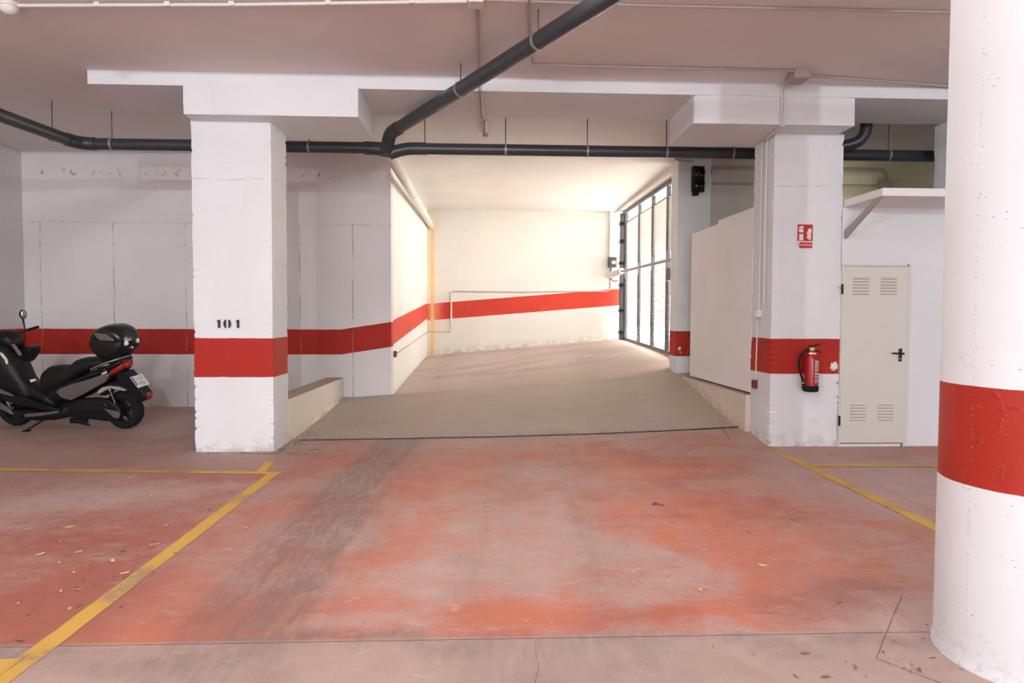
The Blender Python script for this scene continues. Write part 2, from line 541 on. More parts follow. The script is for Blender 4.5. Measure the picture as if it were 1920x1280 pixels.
def floor_mat():
    m = bpy.data.materials.new('worn red floor paint')
    t = NT(m)
    P, X, Y, Z = t.pos()
    def at(n):
        return t.n('ShaderNodeAttribute', attribute_name=n).outputs['Fac']
    red, tyre, dust, bright, deep = at('red'), at('tyre'), at('dust'), at('bright'), at('deep')
    n1 = t.noise(P, 5, 6, .65, .5)
    n2 = t.noise(P, 38, 5, .7)
    n3 = t.noise(t.scale(P, 1, .22, 1), 22, 5, .7, .4)
    n4 = t.noise(t.scale(P, .3, 1, 1), 13, 5, .72, .6)
    bare = t.mix(t.ramp(n1, .3, .7), (.46, .30, .265), (.56, .385, .345))
    bare = t.mix(t.ramp(Y, 7.7, 8.2), bare, t.mix(t.ramp(n1, .3, .7), (.46, .375, .355), (.58, .485, .465)))
    paint = t.mix(bright, (.50, .225, .170), (.60, .175, .095))
    paint = t.mix(deep, paint, (.40, .125, .088))
    n5 = t.noise(P, 130, 3, .6)
    rr = t.m('ADD', red, t.m('ADD', t.m('MULTIPLY', t.m('SUBTRACT', n1, .5), .55), t.m('ADD', t.m('MULTIPLY', t.m('SUBTRACT', n4, .5), 1.0), t.m('MULTIPLY', t.m('SUBTRACT', n2, .5), .7))))
    c = t.mix(t.ramp(rr, .05, .95), bare, paint)
    ty = t.m('MULTIPLY', tyre, t.ramp(t.m('ADD', n3, t.m('MULTIPLY', n2, .15)), .38, .72, .45, 1.1), clamp=True)
    c = t.mix(t.m('MULTIPLY', ty, .7), c, (.18, .130, .122))
    rampd = t.ramp(Y, 7.7, 8.2)
    du = t.m('MULTIPLY', dust, t.ramp(t.m('ADD', n1, t.m('MULTIPLY', n2, .4)), .45, .95, .55, 1.05), clamp=True)
    c = t.mix(du, c, t.mix(n2, t.mix(rampd, (.37, .285, .245), (.40, .325, .245)), t.mix(rampd, (.50, .40, .345), (.56, .465, .365))))
    # pale scuffs
    sc = t.m('MULTIPLY', t.ramp(t.noise(t.scale(P, .45, 1, 1), 7, 7, .78, 1.2), .57, .68), .5)
    c = t.mix(sc, c, (.60, .46, .42))
    # fine grit
    c = t.mix(t.m('MULTIPLY', t.ramp(n2, .58, .72), .35), c, (.16, .12, .11))
    c = t.mix(t.ramp(n5, .35, .65, .16, 0), c, (.12, .09, .08))
    t.bsdf(c, t.ramp(n1, .3, .7, .5, .68), 0, t.m('ADD', n2, t.m('MULTIPLY', n1, .6)), .16, .006, .35)
    return m
M['floor'] = floor_mat()

# ------------------------------------------------------------------ FLOOR
def floor_h(X, Y):
    """surface height of the garage floor and of the ramp"""
    g = 7.85 + .045 * (X + 2.13)
    zg = .097 * np.clip((X + 2.13) / 5.25, 0, 1.15) ** 2.6
    front = zg * sstep(Y, g - 1.0, g)
    hl = np.interp(Y, [7.85, 9.2, 10.3, 10.55, 12.5, 15, 17.6], [0, .045, .105, .148, .235, .325, .41])
    hr = np.interp(Y, [8.08, 9.2, 10.3, 10.9, 11.3, 13, 17.6], [.097, .285, .486, .64, .725, .775, .84])
    x0 = np.where(Y < 10.55, -2.2, -1.46)
    x1 = np.where(Y < 10.55, 3.12, 3.35)
    s = np.clip((X - x0) / (x1 - x0), 0, 1.1)
    ramp = hl * (1 - s) + hr * s
    rise = np.where(Y < g, front, np.maximum(ramp, 0))
    inr = (X > -2.26) & (X < 3.9) 
    return np.where(inr, rise, 0.0)

def blob(X, Y, x, y, rx, ry, a):
    return a * np.exp(-(((X - x) / rx) ** 2 + ((Y - y) / ry) ** 2))

def floor_grid(name, x0, x1, y0, y1, step, zoff=0.0, ramp=False):
    nx, ny = int((x1 - x0) / step) + 1, int((y1 - y0) / step) + 1
    xs, ys = np.linspace(x0, x1, nx), np.linspace(y0, y1, ny)
    X, Y = np.meshgrid(xs, ys)
    Z = floor_h(X, Y) + zoff
    wx = X + (fbm(X * 1.3, Y * 1.3, 5) - .5) * .7
    wy = Y + (fbm(X * 1.3, Y * 1.3, 9) - .5) * .7
    big = fbm(wx * .8 + 3, wy * .8 + 8, 21, 5)
    sm = fbm(wx * 3, wy * 3, 31, 5, .6)
    red = .50 + (big - .5) * 1.3 + (sm - .5) * .7
    for b in ((1.53, 3.85, .55, .5, .35), (1.5, 6.4, .6, .5, .3), (.7, 3.12, .9, .18, .45), (-.69, 5.9, .35, .5, .2), (-1.5, 3.2, .5, .3, .35),
              (-2.35, 4.4, .5, .35, .35), (-2.3, 3.4, .5, .35, .4), (.5, 6.7, .9, .35, .25), (1.75, 3.5, .5, .3, .25), (-1.6, 6.6, .35, .5, .3),
              (-.09, 4.3, .4, .6, -.15), (.5, 4.6, .4, .6, -.2), (.95, 3.7, .35, .3, -.2), (0, 3.8, 1.0, .7, .04), (3.6, 5.4, 1.2, .8, -.35), (-3.2, 5.3, 1.1, .45, -.5), (-3.4, 4.6, .5, .25, -.3), (.3, 6.9, 1.1, .5, .25), (2.0, 5.0, .9, 1.6, .2), (2.3, 3.1, .45, .35, -.7), (.0, 3.03, 1.5, .1, -.25)):
        red = red + blob(wx, wy, *b)
    # tyre paths between the lane and the ramp
    def path(pts, w):
        py = [p[1] for p in pts]
        px = [p[0] for p in pts]
        c = np.interp(Y, py, px)
        return np.exp(-((X - c) / w) ** 2)
    streak = .55 + 1.3 * (fbm((X - .06 * Y) * 15, Y * .7, 77, 3) - .3)
    tyre = (1.15 * path([(-1.25, 0), (-1.10, 2.6), (-1.08, 4.0), (-1.08, 5), (-1.06, 6.3), (-.95, 7.6), (-.85, 9)], .27) + .40 * path([(-1.4, 0), (-1.35, 4), (-1.2, 7.6)], .65) * sstep(Y, 2.9, 3.3)) * streak
    tyre = tyre + .32 * path([(0, 0), (0, 3.5), (.05, 4.4), (.17, 5.3), (.31, 7.2)], .22) * streak
    tyre = tyre + .38 * path([(.6, 0), (.64, 3.5), (.72, 4.4), (.82, 5.8), (.84, 7.2)], .2) * streak
    tyre = tyre + blob(wx, wy, .2, 2.55, .4, .3, .55) + blob(wx, wy, -.6, 2.85, .8, .1, .6) + blob(wx, wy, -1.9, 2.85, 1.2, .1, .55)
    tyre = tyre + blob(wx, wy, 2.0, 3.45, .3, .15, .5) + blob(wx, wy, 2.0, 5.85, .5, .12, .5) + blob(wx, wy, 1.3, 5.5, .3, .12, .35)
    red = red - .30 * path([(-1.25, 0), (-1.08, 4.0), (-1.06, 6.3), (-.95, 7.6)], .35)
    bright = np.clip(.45 + (fbm(wx * 1.1 + 40, wy * 1.1, 61) - .5) * 2.2 + blob(wx, wy, 1.2, 4.2, 1.0, 1.4, .4) + blob(wx, wy, .6, 3.1, 1.0, .25, .4), 0, 1)
    deep = .9 * sstep(-X + (sm - .5) * .6, 1.55, 2.1) + .45 * sstep(fbm(wx * 1.5 + 11, wy * 1.5, 91), .52, .68) + .2 * sstep(X, 1.3, 2.2)
    g = 7.85 + .045 * (X + 2.13)
    dust = sstep(Y, g - .55, g - .05) * .55
    dust = np.maximum(dust, sstep(Y + (big - .5) * 1.2, 6.1, 7.0) * sstep(-X, 1.55, 2.1) * .75)
    dust = np.maximum(dust, sstep(Y + (big - .5) * .8, 6.4, 7.2) * sstep(X, 2.3, 3.4) * .30)
    dust = np.maximum(dust, sstep(-X + (sm - .5), 2.6, 4.0) * sstep(Y, 3.8, 6) * .55)
    dust = np.maximum(dust, blob(X, Y, -1.9, 7.3, .5, .35, .8))
    if ramp:
        dust = .95 - .80 * sstep(Y + (big - .5) * 1.2 - X * .15, 10.2, 12.0)
        red = .02 + (sm - .5) * .5 + np.zeros_like(X)
        tyre = tyre * .3 + .55 * sstep(fbm(wx * .7 + 2, wy * 1.6 - wx * .5, 44), .48, .66)
    near = Y < 2.94
    tyre = np.where(near, np.clip(tyre + .75 * sstep(fbm(wx * 1.4 + 5, wy * 3 + 2, 51), .5, .68) * (.5 + .5 * sstep(Y, 2.4, 2.9)), 0, 1), tyre)
    red = np.where(near, .0 + (big - .5) * .8 + (sm - .5) * .4 + blob(wx, wy, .2, 2.3, .8, .5, -.2), red)
    dust = np.where(near, .38, dust)
    v = np.stack([X.ravel(), Y.ravel(), Z.ravel()], 1)
    idx = np.arange(nx * ny).reshape(ny, nx)
    f = np.stack([idx[:-1, :-1].ravel(), idx[:-1, 1:].ravel(), idx[1:, 1:].ravel(), idx[1:, :-1].ravel()], 1)
    me = bpy.data.meshes.new(name)
    me.vertices.add(len(v))
    me.vertices.foreach_set('co', v.ravel().astype(np.float32))
    me.loops.add(f.size)
    me.loops.foreach_set('vertex_index', f.ravel().astype(np.int32))
    me.polygons.add(len(f))
    me.polygons.foreach_set('loop_start', (np.arange(len(f)) * 4).astype(np.int32))
    me.polygons.foreach_set('use_smooth', np.ones(len(f), dtype=bool))
    me.update()
    me.validate()
    for nm, arr in (('red', red), ('tyre', tyre), ('dust', dust), ('bright', bright), ('deep', deep)):
        a = me.attributes.new(nm, 'FLOAT', 'POINT')
        a.data.foreach_set('value', np.clip(arr, 0, 1).ravel().astype(np.float32))
    me.materials.append(M['floor'])
    o = bpy.data.objects.new(name, me)
    col.objects.link(o)
    o['kind'] = 'structure'
    return o

fl = floor_grid('floor', -7.1, 7.3, 2.9385, 7.86, .03)
floor_grid('floor_near_slab', -7.1, 7.3, -15.0, 2.935, .05)
# floor behind the grate line: left bay beside the low wall, right store, and the ramp between them
def cut_floor():
    a = floor_grid('floor_left_bay', -7.1, -2.26, 7.86, 10.7, .05)
    b = floor_grid('floor_store', 3.2, 7.3, 7.86, 10.6, .08)
    c = floor_grid('floor_ramp', -2.25, 3.9, 7.86, 17.5, .05, ramp=True)
cut_floor()
struct('floor_base', MB().box(-7.3, 7.5, -15.1, 10.8, -.25, -.005), M['joint'])

# ------------------------------------------------------------------ WALLS AND CEILING
CZ = 3.86
struct('wall_back', MB().box(-7.2, -1.46, 10.6, 10.85, -.1, 4.1), M['wall_back'])
struct('wall_left', MB().box(-7.32, -7.07, -15, 10.6, -.1, 4.1), M['wall_left'])
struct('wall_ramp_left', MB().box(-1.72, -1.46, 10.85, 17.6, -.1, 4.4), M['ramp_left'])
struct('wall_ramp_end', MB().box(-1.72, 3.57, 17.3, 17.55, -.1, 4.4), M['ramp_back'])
struct('wall_rear', MB().box(-7.3, 7.5, -15.25, -15, -.1, 4.1), M['plain_white'])
struct('wall_right', MB().box(7.25, 7.5, -15, 10.9, -.1, 4.1), M['plain_white'])
struct('wall_pier', rough_box(3.06, 3.6, 10.5, 10.9, -.1, 4.05, .1, .01, 5), M['pier'])
struct('wall_store_back', MB().box(3.6, 4.35, 10.52, 10.86, -.1, 4.05), M['wall_grey'])
struct('wall_store_back', MB().box(4.35, 7.3, 10.52, 10.86, -.1, 4.05), M['cream'])
struct('ceiling', MB().prism([(-15.2, CZ), (7.3, CZ), (10.62, 3.93), (10.62, 4.2), (7.3, 4.1), (-15.2, 4.1)], 'x', -7.3, 7.5), M['ceiling'])
struct('ceiling_ramp', MB().prism([(10.62, 3.94), (17.5, 4.16), (17.5, 4.4), (10.62, 4.4)], 'x', -1.7, 3.9), M['ramp_ceiling'])
# gate wall: lintel over the gate
def lint():
    mb = MB()
    ya, yb = 10.9, 17.3
    xa, xb = 3.12, 3.40
    w = .62
    pts = [(xa, ya, 3.83), (xb, yb, 4.11), (xb + w, yb, 4.11), (xa + w, ya, 3.83), (xa, ya, 4.2), (xb, yb, 4.35), (xb + w, yb, 4.35), (xa + w, ya, 4.2)]
    mb.v += pts
    mb.f += [(3, 2, 1, 0), (4, 5, 6, 7), (0, 1, 5, 4), (1, 2, 6, 5), (2, 3, 7, 6), (3, 0, 4, 7)]
    return mb
struct('wall_gate_lintel', lint(), M['ramp_ceiling'])
# pavement outside the gate
M['pavement'] = plain('pale pavement', (.62, .58, .54), .85, var=.08, scale=3)
street = obj('street', MB().box(3.7, 30, 10.95, 40, .55, .78), M['pavement'])
street['kind'] = 'structure'
# unseen wall across the street, added to bounce sunlight through the gate
M['bounce_wall'] = plain('cream house render', (.75, .72, .67), .9, var=.05, scale=2)
struct('unseen_bounce_wall', MB().box(10.5, 11.0, -4, 34, .5, 10.5), M['bounce_wall'])

# ------------------------------------------------------------------ BEAM, CORBELS, COLUMNS
struct('beam', rough_box(-3.93, 7.2, 6.87, 7.76, 3.725, CZ + .06, .05, .003, 3), M['beam_white'])
struct('beam_corbel', rough_box(-3.0, -1.265, 6.855, 7.75, 3.44, 3.74, .05, .008, 11), M['beam_white'])
struct('beam_corbel', rough_box(2.155, 3.865, 6.88, 7.79, 3.44, 3.74, .05, .008, 12), M['beam_white'])
pil = thing('pillar', 'white square concrete pillar with red band, numbered 101, beside the scooter', 'pillar', (-2.62, 7.4, 0))
obj('shaft', rough_box(-3.035, -2.21, 7.1, 7.64, -.02, 3.45, .022, .010, 21), M['pillar'], pil)
pil_r = thing('pillar', 'white square concrete pillar with red band carrying the fire extinguisher', 'pillar', (3.56, 7.5, 0))
obj('shaft', rough_box(3.17, 3.955, 7.24, 7.8, -.02, 3.45, .022, .010, 22), M['pillar_right'], pil_r)
def torn_patch(x, y, z, r, parent, seed):
    rg = random.Random(seed)
    n = 18
    ks = [rg.uniform(.75, 1.15) for _ in range(n)]
    rings = []
    for f, d in ((1.0, .004), (.85, -.010), (.45, -.019), (.05, -.020)):
        rings.append([(x + r * f * ks[k] * math.cos(2 * math.pi * k / n), y + d + rg.uniform(-.002, .002), z + r * 1.15 * f * ks[k] * math.sin(2 * math.pi * k / n)) for k in range(n)])
    return obj('plaster_patch', MB().rings(rings), M['plaster_patch'], parent, smooth=True, label='torn white plaster patch')
torn_patch(3.893, 7.24, .90, .050, pil_r, 3)
obj('blank_plate', MB().lathe([(.0, .012), (.03, .012), (.036, 0)], 'x', (-2.213, 7.50, .675), 18), M['plain_white'], pil, smooth=True)
# far column of the same row, half hidden behind the round one
p3 = thing('pillar', 'white pillar rising behind the store ledge beside the round column', 'pillar', (5.8, 7.55, 0))
obj('shaft', rough_box(5.39, 6.2, 7.3, 7.86, -.02, 3.73, .1, .01, 23), M['pillar'], p3)

torn_patch(3.12, 10.5, .93, .028, bpy.data.objects['wall_pier'], 5)
torn_patch(3.135, 10.5, .875, .012, bpy.data.objects['wall_pier'], 6)
# stencilled 101
def digits():
    t = thing('bay_number', 'black stencilled number 101 on the white square pillar', 'number', (-2.66, 7.095, 1.29))
    y = 7.083
    h, z0 = .085, 1.308
    def one(xc):
        mb = MB()
        mb.prism([(xc - .004, z0), (xc + .02, z0), (xc + .02, z0 + h), (xc + .002, z0 + h), (xc - .016, z0 + h * .80), (xc - .016, z0 + h * .72), (xc - .004, z0 + h * .78)], 'y', y, y + .003)
        return mb
    def half(xc, sgn):
        pts = []
        for k in range(13):
            a = -math.pi / 2 + math.pi * k / 12
            pts.append((xc + sgn * (.010 + .027 * math.cos(a)), z0 + h / 2 + (h / 2 + .002) * math.sin(a)))
        return MB().prism(pts, 'y', y, y + .003)
    obj('digit', one(-2.770), M['ink'], t)
    obj('digit', half(-2.680, -1), M['ink'], t)
    obj('digit', half(-2.676, 1), M['ink'], t)
    obj('digit', one(-2.575), M['ink'], t)
digits()

# round column
def round_mat():
    m = bpy.data.materials.new('round column paint')
    t = NT(m)
    P, X, Y, Z = t.pos()
    cx, cy = 2.345, 2.70
    mid = t.noise(P, 9, 5, .6)
    d = t.m('ABSOLUTE', t.m('SUBTRACT', Z, .965))
    band = t.ramp(t.m('ADD', d, t.m('MULTIPLY', t.m('SUBTRACT', mid, .5), .006)), .203, .207, 1, 0)
    vor = t.n('ShaderNodeTexVoronoi')
    t.l(t.scale(P, 1, 1, 2.4), vor.inputs['Vector'])
    vor.inputs['Scale'].default_value = 20
    pit = t.m('MULTIPLY', t.ramp(vor.outputs['Distance'], .05, .13, 1, 0), t.ramp(t.noise(P, 6, 4), .50, .58))
    # vertical form seam: a dotted line of nibs
    ang = t.m('ARCTAN2', t.m('SUBTRACT', Y, cy), t.m('SUBTRACT', X, cx))
    sd = t.ramp(t.m('ABSOLUTE', t.m('ADD', ang, 2.93 - math.pi * 2 + math.pi * 2)), .008, .022, 1, 0)
    dots = t.ramp(t.noise(t.scale(P, 0, 0, 1), 55, 2), .5, .62)
    seam = t.m('MULTIPLY', sd, dots)
    c = t.mix(t.ramp(t.noise(P, 1.4, 4), .35, .7), (.69, .69, .71), (.74, .74, .755))
    c = t.mix(band, c, t.mix(t.noise(P, 3, 4), (.34, .020, .011), (.41, .026, .013)))
    c = t.mix(t.m('MULTIPLY', t.m('MULTIPLY', pit, .7), t.ramp(band, 0, 1, 1, .25)), c, (.20, .17, .16))
    c = t.mix(t.m('MULTIPLY', seam, .15), c, (.35, .3, .3))
    k = t.m('MULTIPLY', t.ramp(t.m('ADD', Z, t.m('MULTIPLY', mid, .25)), .10, .32, 1, 0), t.ramp(t.noise(P, 30, 5, .7), .5, .66))
    c = t.mix(t.m('MULTIPLY', k, .5), c, (.42, .36, .32))
    lump = t.m('MULTIPLY', t.ramp(t.noise(P, 14, 5, .65), .56, .72), t.m('ADD', t.m('MULTIPLY', band, .8), .25))
    hgt = t.m('ADD', t.m('MULTIPLY', mid, .5), t.m('ADD', t.m('MULTIPLY', seam, .4), t.m('ADD', t.m('MULTIPLY', pit, -.9), lump)))
    t.bsdf(c, t.m('SUBTRACT', .7, t.m('MULTIPLY', band, .28)), 0, hgt, .4, .012, .4)
    return m
def round_col():
    t = thing('round_column', 'thick round white concrete column with red band, nearest the viewer', 'column', (2.345, 2.70, 0))
    mb = MB()
    rg = random.Random(4)
    prof = [.0, .008, .02, .05, .1] + [.1 + k * .125 for k in range(1, 31)]
    n = 96
    rings = []
    for z in prof:
        ring = []
        for k in range(n):
            a = 2 * math.pi * k / n
            r = .36
            if z < .03:
                r += .006 * rg.random() + (.004 if z < .01 else 0)
            ring.append((2.345 + r * math.cos(a), 2.70 + r * math.sin(a), z - .01 if z == 0 else z))
        rings.append(ring)
    mb.rings(rings)
    obj('shaft', mb, round_mat(), t, smooth='auto')
round_col()

# ------------------------------------------------------------------ LOW WALLS BESIDE THE RAMP, STORE ROOM
lw = thing('ramp_curb', 'cream low wall behind the numbered pillar beside the ramp', 'low wall', (-2.32, 9.0, 0))
obj('body', MB().prism([(7.6, -.05), (10.59, -.05), (10.59, .455), (7.6, .485)], 'x', -2.47, -2.215), M['curb_white'], lw, bevel=.006)
obj('coping', MB().prism([(7.6, .4855), (10.59, .4555), (10.59, .460), (7.6, .490)], 'x', -2.47, -2.215), M['curb_top'], lw)
rw = thing('ramp_curb', 'beige concrete low wall under the plain white partition', 'low wall', (3.3, 9.0, 0))
obj('body', MB().prism([(7.78, -.05), (10.49, -.05), (10.49, .50), (7.78, .515)], 'x', 3.115, 3.5), M['curb'], rw, bevel=.006)
obj('coping', MB().prism([(7.78, .5155), (10.49, .5005), (10.49, .505), (7.78, .520)], 'x', 3.115, 3.5), M['curb_top'], rw)
struct('wall_store_side', MB().prism([(7.79, .545), (10.12, .535), (10.12, 2.70), (8.97, 2.70), (8.97, 2.745), (7.79, 2.735)], 'x', 3.172, 3.26), M['partition'])
# front wall of the store with the door opening
DX0, DX1, DZ = 3.955, 4.712, 2.015
FY = 7.25
wf = MB()
wf.box(DX1, 5.6, FY, FY + .1, -.02, 2.66)
wf.box(3.955, DX1, FY, FY + .1, DZ, 2.66)
struct('wall_store_front', wf, M['plain_white'])
sh = thing('ledge_shelf', 'white slab ledge with a diagonal brace above the louvred door', 'shelf', (4.7, 7.0, 2.66))
obj('slab', MB().box(3.965, 5.7, 6.53, 7.35, 2.655, 2.735), M['partition'], sh, bevel=.004)
br = MB()
br.prism([(7.235, 2.31), (7.235, 2.40), (6.66, 2.655), (6.56, 2.655)], 'x', 3.972, 4.0)
obj('brace', br, M['conduit_dim'], sh)

# door
def door():
    d = MB().box(DX0 + .012, DX1 - .02, FY - .035, FY + .008, .045, DZ - .01)
    t = struct('door_1', d, M['door'], bevel=.003)
    fr = MB()
    fr.box(DX0 - .004, DX0 + .012, FY - .03, FY + .05, 0, DZ)
    fr.box(DX1 - .018, DX1 + .022, FY - .022, FY + .05, 0, DZ + .018)
    fr.box(DX0, DX1, FY - .022, FY + .05, DZ - .006, DZ + .018)
    obj('door_frame', fr, M['door'], t, bevel=.002)
    obj('threshold', MB().box(DX0 + .01, DX1 - .05, FY - .028, FY + .02, .002, .034), M['clear'], t)
    for gx in (4.07, 4.385):
        for gz in (1.70, .30):
            for k in range(6):
                z = gz + k * .034
                lv = MB().prism([(FY - .0352, z), (FY - .046, z + .002), (FY - .047, z + .006), (FY - .0352, z + .022)], 'x', gx, gx + .185)
                obj('louvre', lv, M['door'], t, bevel=.002)
                obj('louvre_slot', MB().box(gx + .004, gx + .181, FY - .0356, FY - .034, z - .006, z), M['door_slot'], t)
    h = obj('handle', MB().box(4.605, 4.645, FY - .046, FY - .034, .955, 1.10), M['gloss_black'], t, bevel=.012)
    lev = MB().tube([(4.625, FY - .04, 1.045), (4.625, FY - .085, 1.045)], .011, 12)
    lev.tube([(4.64, FY - .085, 1.045), (4.57, FY - .088, 1.047), (4.51, FY - .08, 1.05)], [.011, .010, .009], 12)
    obj('lever', lev, M['gloss_black'], h, smooth='auto')
    obj('lock_cylinder', MB().lathe([(0, FY - .052), (.009, FY - .052), (.009, FY - .04)], 'y', (4.625, 0, .985), 14), M['brass'], h, smooth='auto')
    for z in (1.70, .24):
        obj('hinge', MB().tube([(3.951, FY - .04, z), (3.951, FY - .04, z + .11)], .011, 10), M['black'], t, smooth='auto')
door()

# ------------------------------------------------------------------ GATE
def gate():
    ang = math.atan2(6.35, .31)          # direction of the gate line (towards the end wall)
    t = thing('louvred_gate', 'tall grey steel gate of thin horizontal louvres at the ramp exit', 'gate', (3.30, 11.05, 0), (0, 0, ang))
    L = 5.98
    def top(x):
        return 3.885 + .0385 * x
    def bot(x):
        return .705 + .0185 * x
    def bar(x0, x1, z0, z1, y0=-.02, y1=.02):
        mb = MB()
        mb.v += [(x0, y0, z0[0]), (x1, y0, z0[1]), (x1, y1, z0[1]), (x0, y1, z0[0]), (x0, y0, z1[0]), (x1, y0, z1[1]), (x1, y1, z1[1]), (x0, y1, z1[0])]
        mb.f += [(3, 2, 1, 0), (4, 5, 6, 7), (0, 1, 5, 4), (1, 2, 6, 5), (2, 3, 7, 6), (3, 0, 4, 7)]
        return mb
    obj('top_rail', bar(-.1, L, (top(-.1) - .14, top(L) - .10), (top(-.1), top(L)), -.05, .05), M['gate'], t, local=True)
    obj('bottom_rail', bar(-.1, L, (bot(-.1) + .035, bot(L) + .035), (bot(-.1) + .10, bot(L) + .09)), M['gate'], t, local=True)
    # four bays of louvres in two tiers
    xs = [.03, 1.02, 2.36, 3.86, 5.66]
    lowtop, uptop = 2.36, 3.62
    for i, x in enumerate(xs):
        w = .03
        obj('mullion', bar(x - w, x + w, (bot(x) + .09, bot(x) + .09), (top(x) - .10, top(x) - .10), -.035, .035), M['gate'], t, local=True)
    obj('tie_rail', bar(.03, 5.66, (3.575, 3.575 + .035 * 5.63), (3.60, 3.60 + .035 * 5.63), -.012, .012), M['gate'], t, local=True)
    # louvre slat: a thin inclined blade, mesh shared inside each bay
    for i in range(4):
        x0, x1 = xs[i] + .03, xs[i + 1] - .03
        w = x1 - x0
        mb = MB()
        mb.v += [(0, -.014, -.0085), (w, -.014, -.0085), (w, .014, .0030), (0, .014, .0030), (0, -.014, -.0030), (w, -.014, -.0030), (w, .014, .0085), (0, .014, .0085)]
        mb.f += [(3, 2, 1, 0), (4, 5, 6, 7), (0, 1, 5, 4), (1, 2, 6, 5), (2, 3, 7, 6), (3, 0, 4, 7)]
        me = bpy.data.meshes.new('slat')
        me.from_pydata(mb.v, [], mb.f)
        me.materials.append(M['slat'])
        for lo, hi, n in ((1.02, 2.36, 41), (2.64, 3.60, 33)):
            sl = (.012, .012) if hi < 2.5 else (.012, .035)
            for k in range(n):
                f = (k + .5) / n
                s = sl[0] + (sl[1] - sl[0]) * f
                o = bpy.data.objects.new('slat', me)
                col.objects.link(o)
                o.parent = t
                o.location = (x0, 0, lo + (hi - lo) * f + s * x0 - .02)
                o.rotation_euler = (0, -math.atan(s), 0)
    # hinge post with knuckles at the far end
    hp = MB().box(5.86, 5.99, -.04, .12, bot(5.8), top(5.8) - .05)
    post = obj('hinge_post', hp, M['box_grey'], t, local=True, bevel=.008)
    obj('stile', MB().box(5.69, 5.77, -.05, .05, bot(5.7) + .05, top(5.7) - .1), M['gate'], t, local=True)
    for z in (1.0, 1.55, 2.2, 2.75, 3.3, 3.75):
        obj('hinge_knuckle', MB().box(5.72, 5.96, -.02, .15, z, z + .07), M['black'], post, local=True)
    obj('lock_box', MB().box(.62, .80, .02, .09, 2.08, 2.30), M['box_grey'], t, local=True, bevel=.01)
    # operator arm, its motor body, along the gate
    mot = MB().tube([(6.18, .36, 2.50), (5.95, .26, 2.52), (5.5, .13, 2.57)], [.075, .085, .075], 14)
    mo = obj('operator_motor', mot, M['pvc_white'], t, smooth='auto', local=True, label='pale cylindrical gate operator motor')
    arm = MB().tube([(5.5, .13, 2.565), (4.9, .12, 2.535), (4.5, .11, 2.53), (2.2, .09, 2.475), (.1, .07, 2.42)], .032, 10)
    obj('operator_arm', arm, plain('bronze arm paint', (.30, .235, .20), .5), t, smooth='auto', local=True)
gate()

# control box and its conduits on the end wall
cb = thing('control_box', 'dark grey gate control box high on the ramp end wall', 'control box', (3.33, 17.27, 2.72))
obj('case', MB().box(3.215, 3.435, 17.16, 17.3, 2.70, 2.97), M['box_grey'], cb, bevel=.015)
obj('label_plate', MB().box(3.30, 3.40, 17.15, 17.162, 2.79, 2.87), M['sign_white'], cb)
obj('cable', MB().tube([(3.31, 17.25, 2.70), (3.285, 17.23, 2.58), (3.28, 17.2, 2.48), (3.295, 17.17, 2.40), (3.33, 17.12, 2.35), (3.38, 17.06, 2.335), (3.43, 17.0, 2.35)], .014, 8), M['ink'], cb, smooth='auto')
def conduit(name, label, path, r=.012, mat=None, clips=(), cat='conduit', group=None):
    xs = path[0]
    t = thing(name, label, cat, tuple(path[0]), None, group)
    obj('tube', MB().tube(path, r, 10), mat or M['conduit'], t, smooth='auto')
    for c in clips:
        obj('clip', MB().box(c[0] - r * 1.5, c[0] + r * 1.5, c[1] - r * 1.5, c[1] + r * 1.5, c[2] - r * 1.4, c[2] + r * 1.4), mat or M['conduit'], t)
    return t
conduit('conduit', 'white vertical conduit from ramp ceiling down to the gate control box', [(3.27, 17.275, 4.14), (3.27, 17.275, 2.97)], .028, M['pvc_white'])
conduit('conduit', 'pale conduit along the end wall above the red band, from the control box',
        [(3.30, 17.285, 2.70), (3.30, 17.285, 2.18), (3.22, 17.285, 2.09), (1.0, 17.285, 2.05), (-.80, 17.285, 2.06), (-.84, 17.285, 2.02), (-.84, 17.285, 1.12)], .016, M['conduit_dim'])
conduit('conduit', 'thick white conduit sleeve crossing the red band on the end wall', [(-.84, 17.26, 2.04), (-.84, 17.26, 1.14)], .022, M['conduit'])
conduit('conduit', 'thin pale conduit climbing the white ramp side wall from the photocell',
        [(-.84, 17.28, 1.14), (-.86, 17.285, 1.02), (-1.40, 17.28, 1.02), (-1.448, 17.2, 1.01), (-1.448, 10.95, .80)], .009, M['conduit_dim'])
def photocell(label, x, y, z, sgn):
    t = thing('photocell', label, 'sensor', (x, y, z))
    obj('case', MB().box(min(x, x + sgn * .05), max(x, x + sgn * .05), y - .035, y + .035, z - .05, z + .05), M['photo_red'], t, bevel=.01)
    obj('lens', MB().lathe([(0, x + sgn * .054), (.018, x + sgn * .054), (.02, x + sgn * .048)], 'x', (0, y, z + .012), 14), M['lamp_off'], t, smooth='auto')
photocell('small dark red photocell on the white ramp side wall', -1.46, 10.88, .815, 1)
photocell('small dark red photocell low on the side of the extinguisher pillar', 3.172, 7.60, .665, -1)

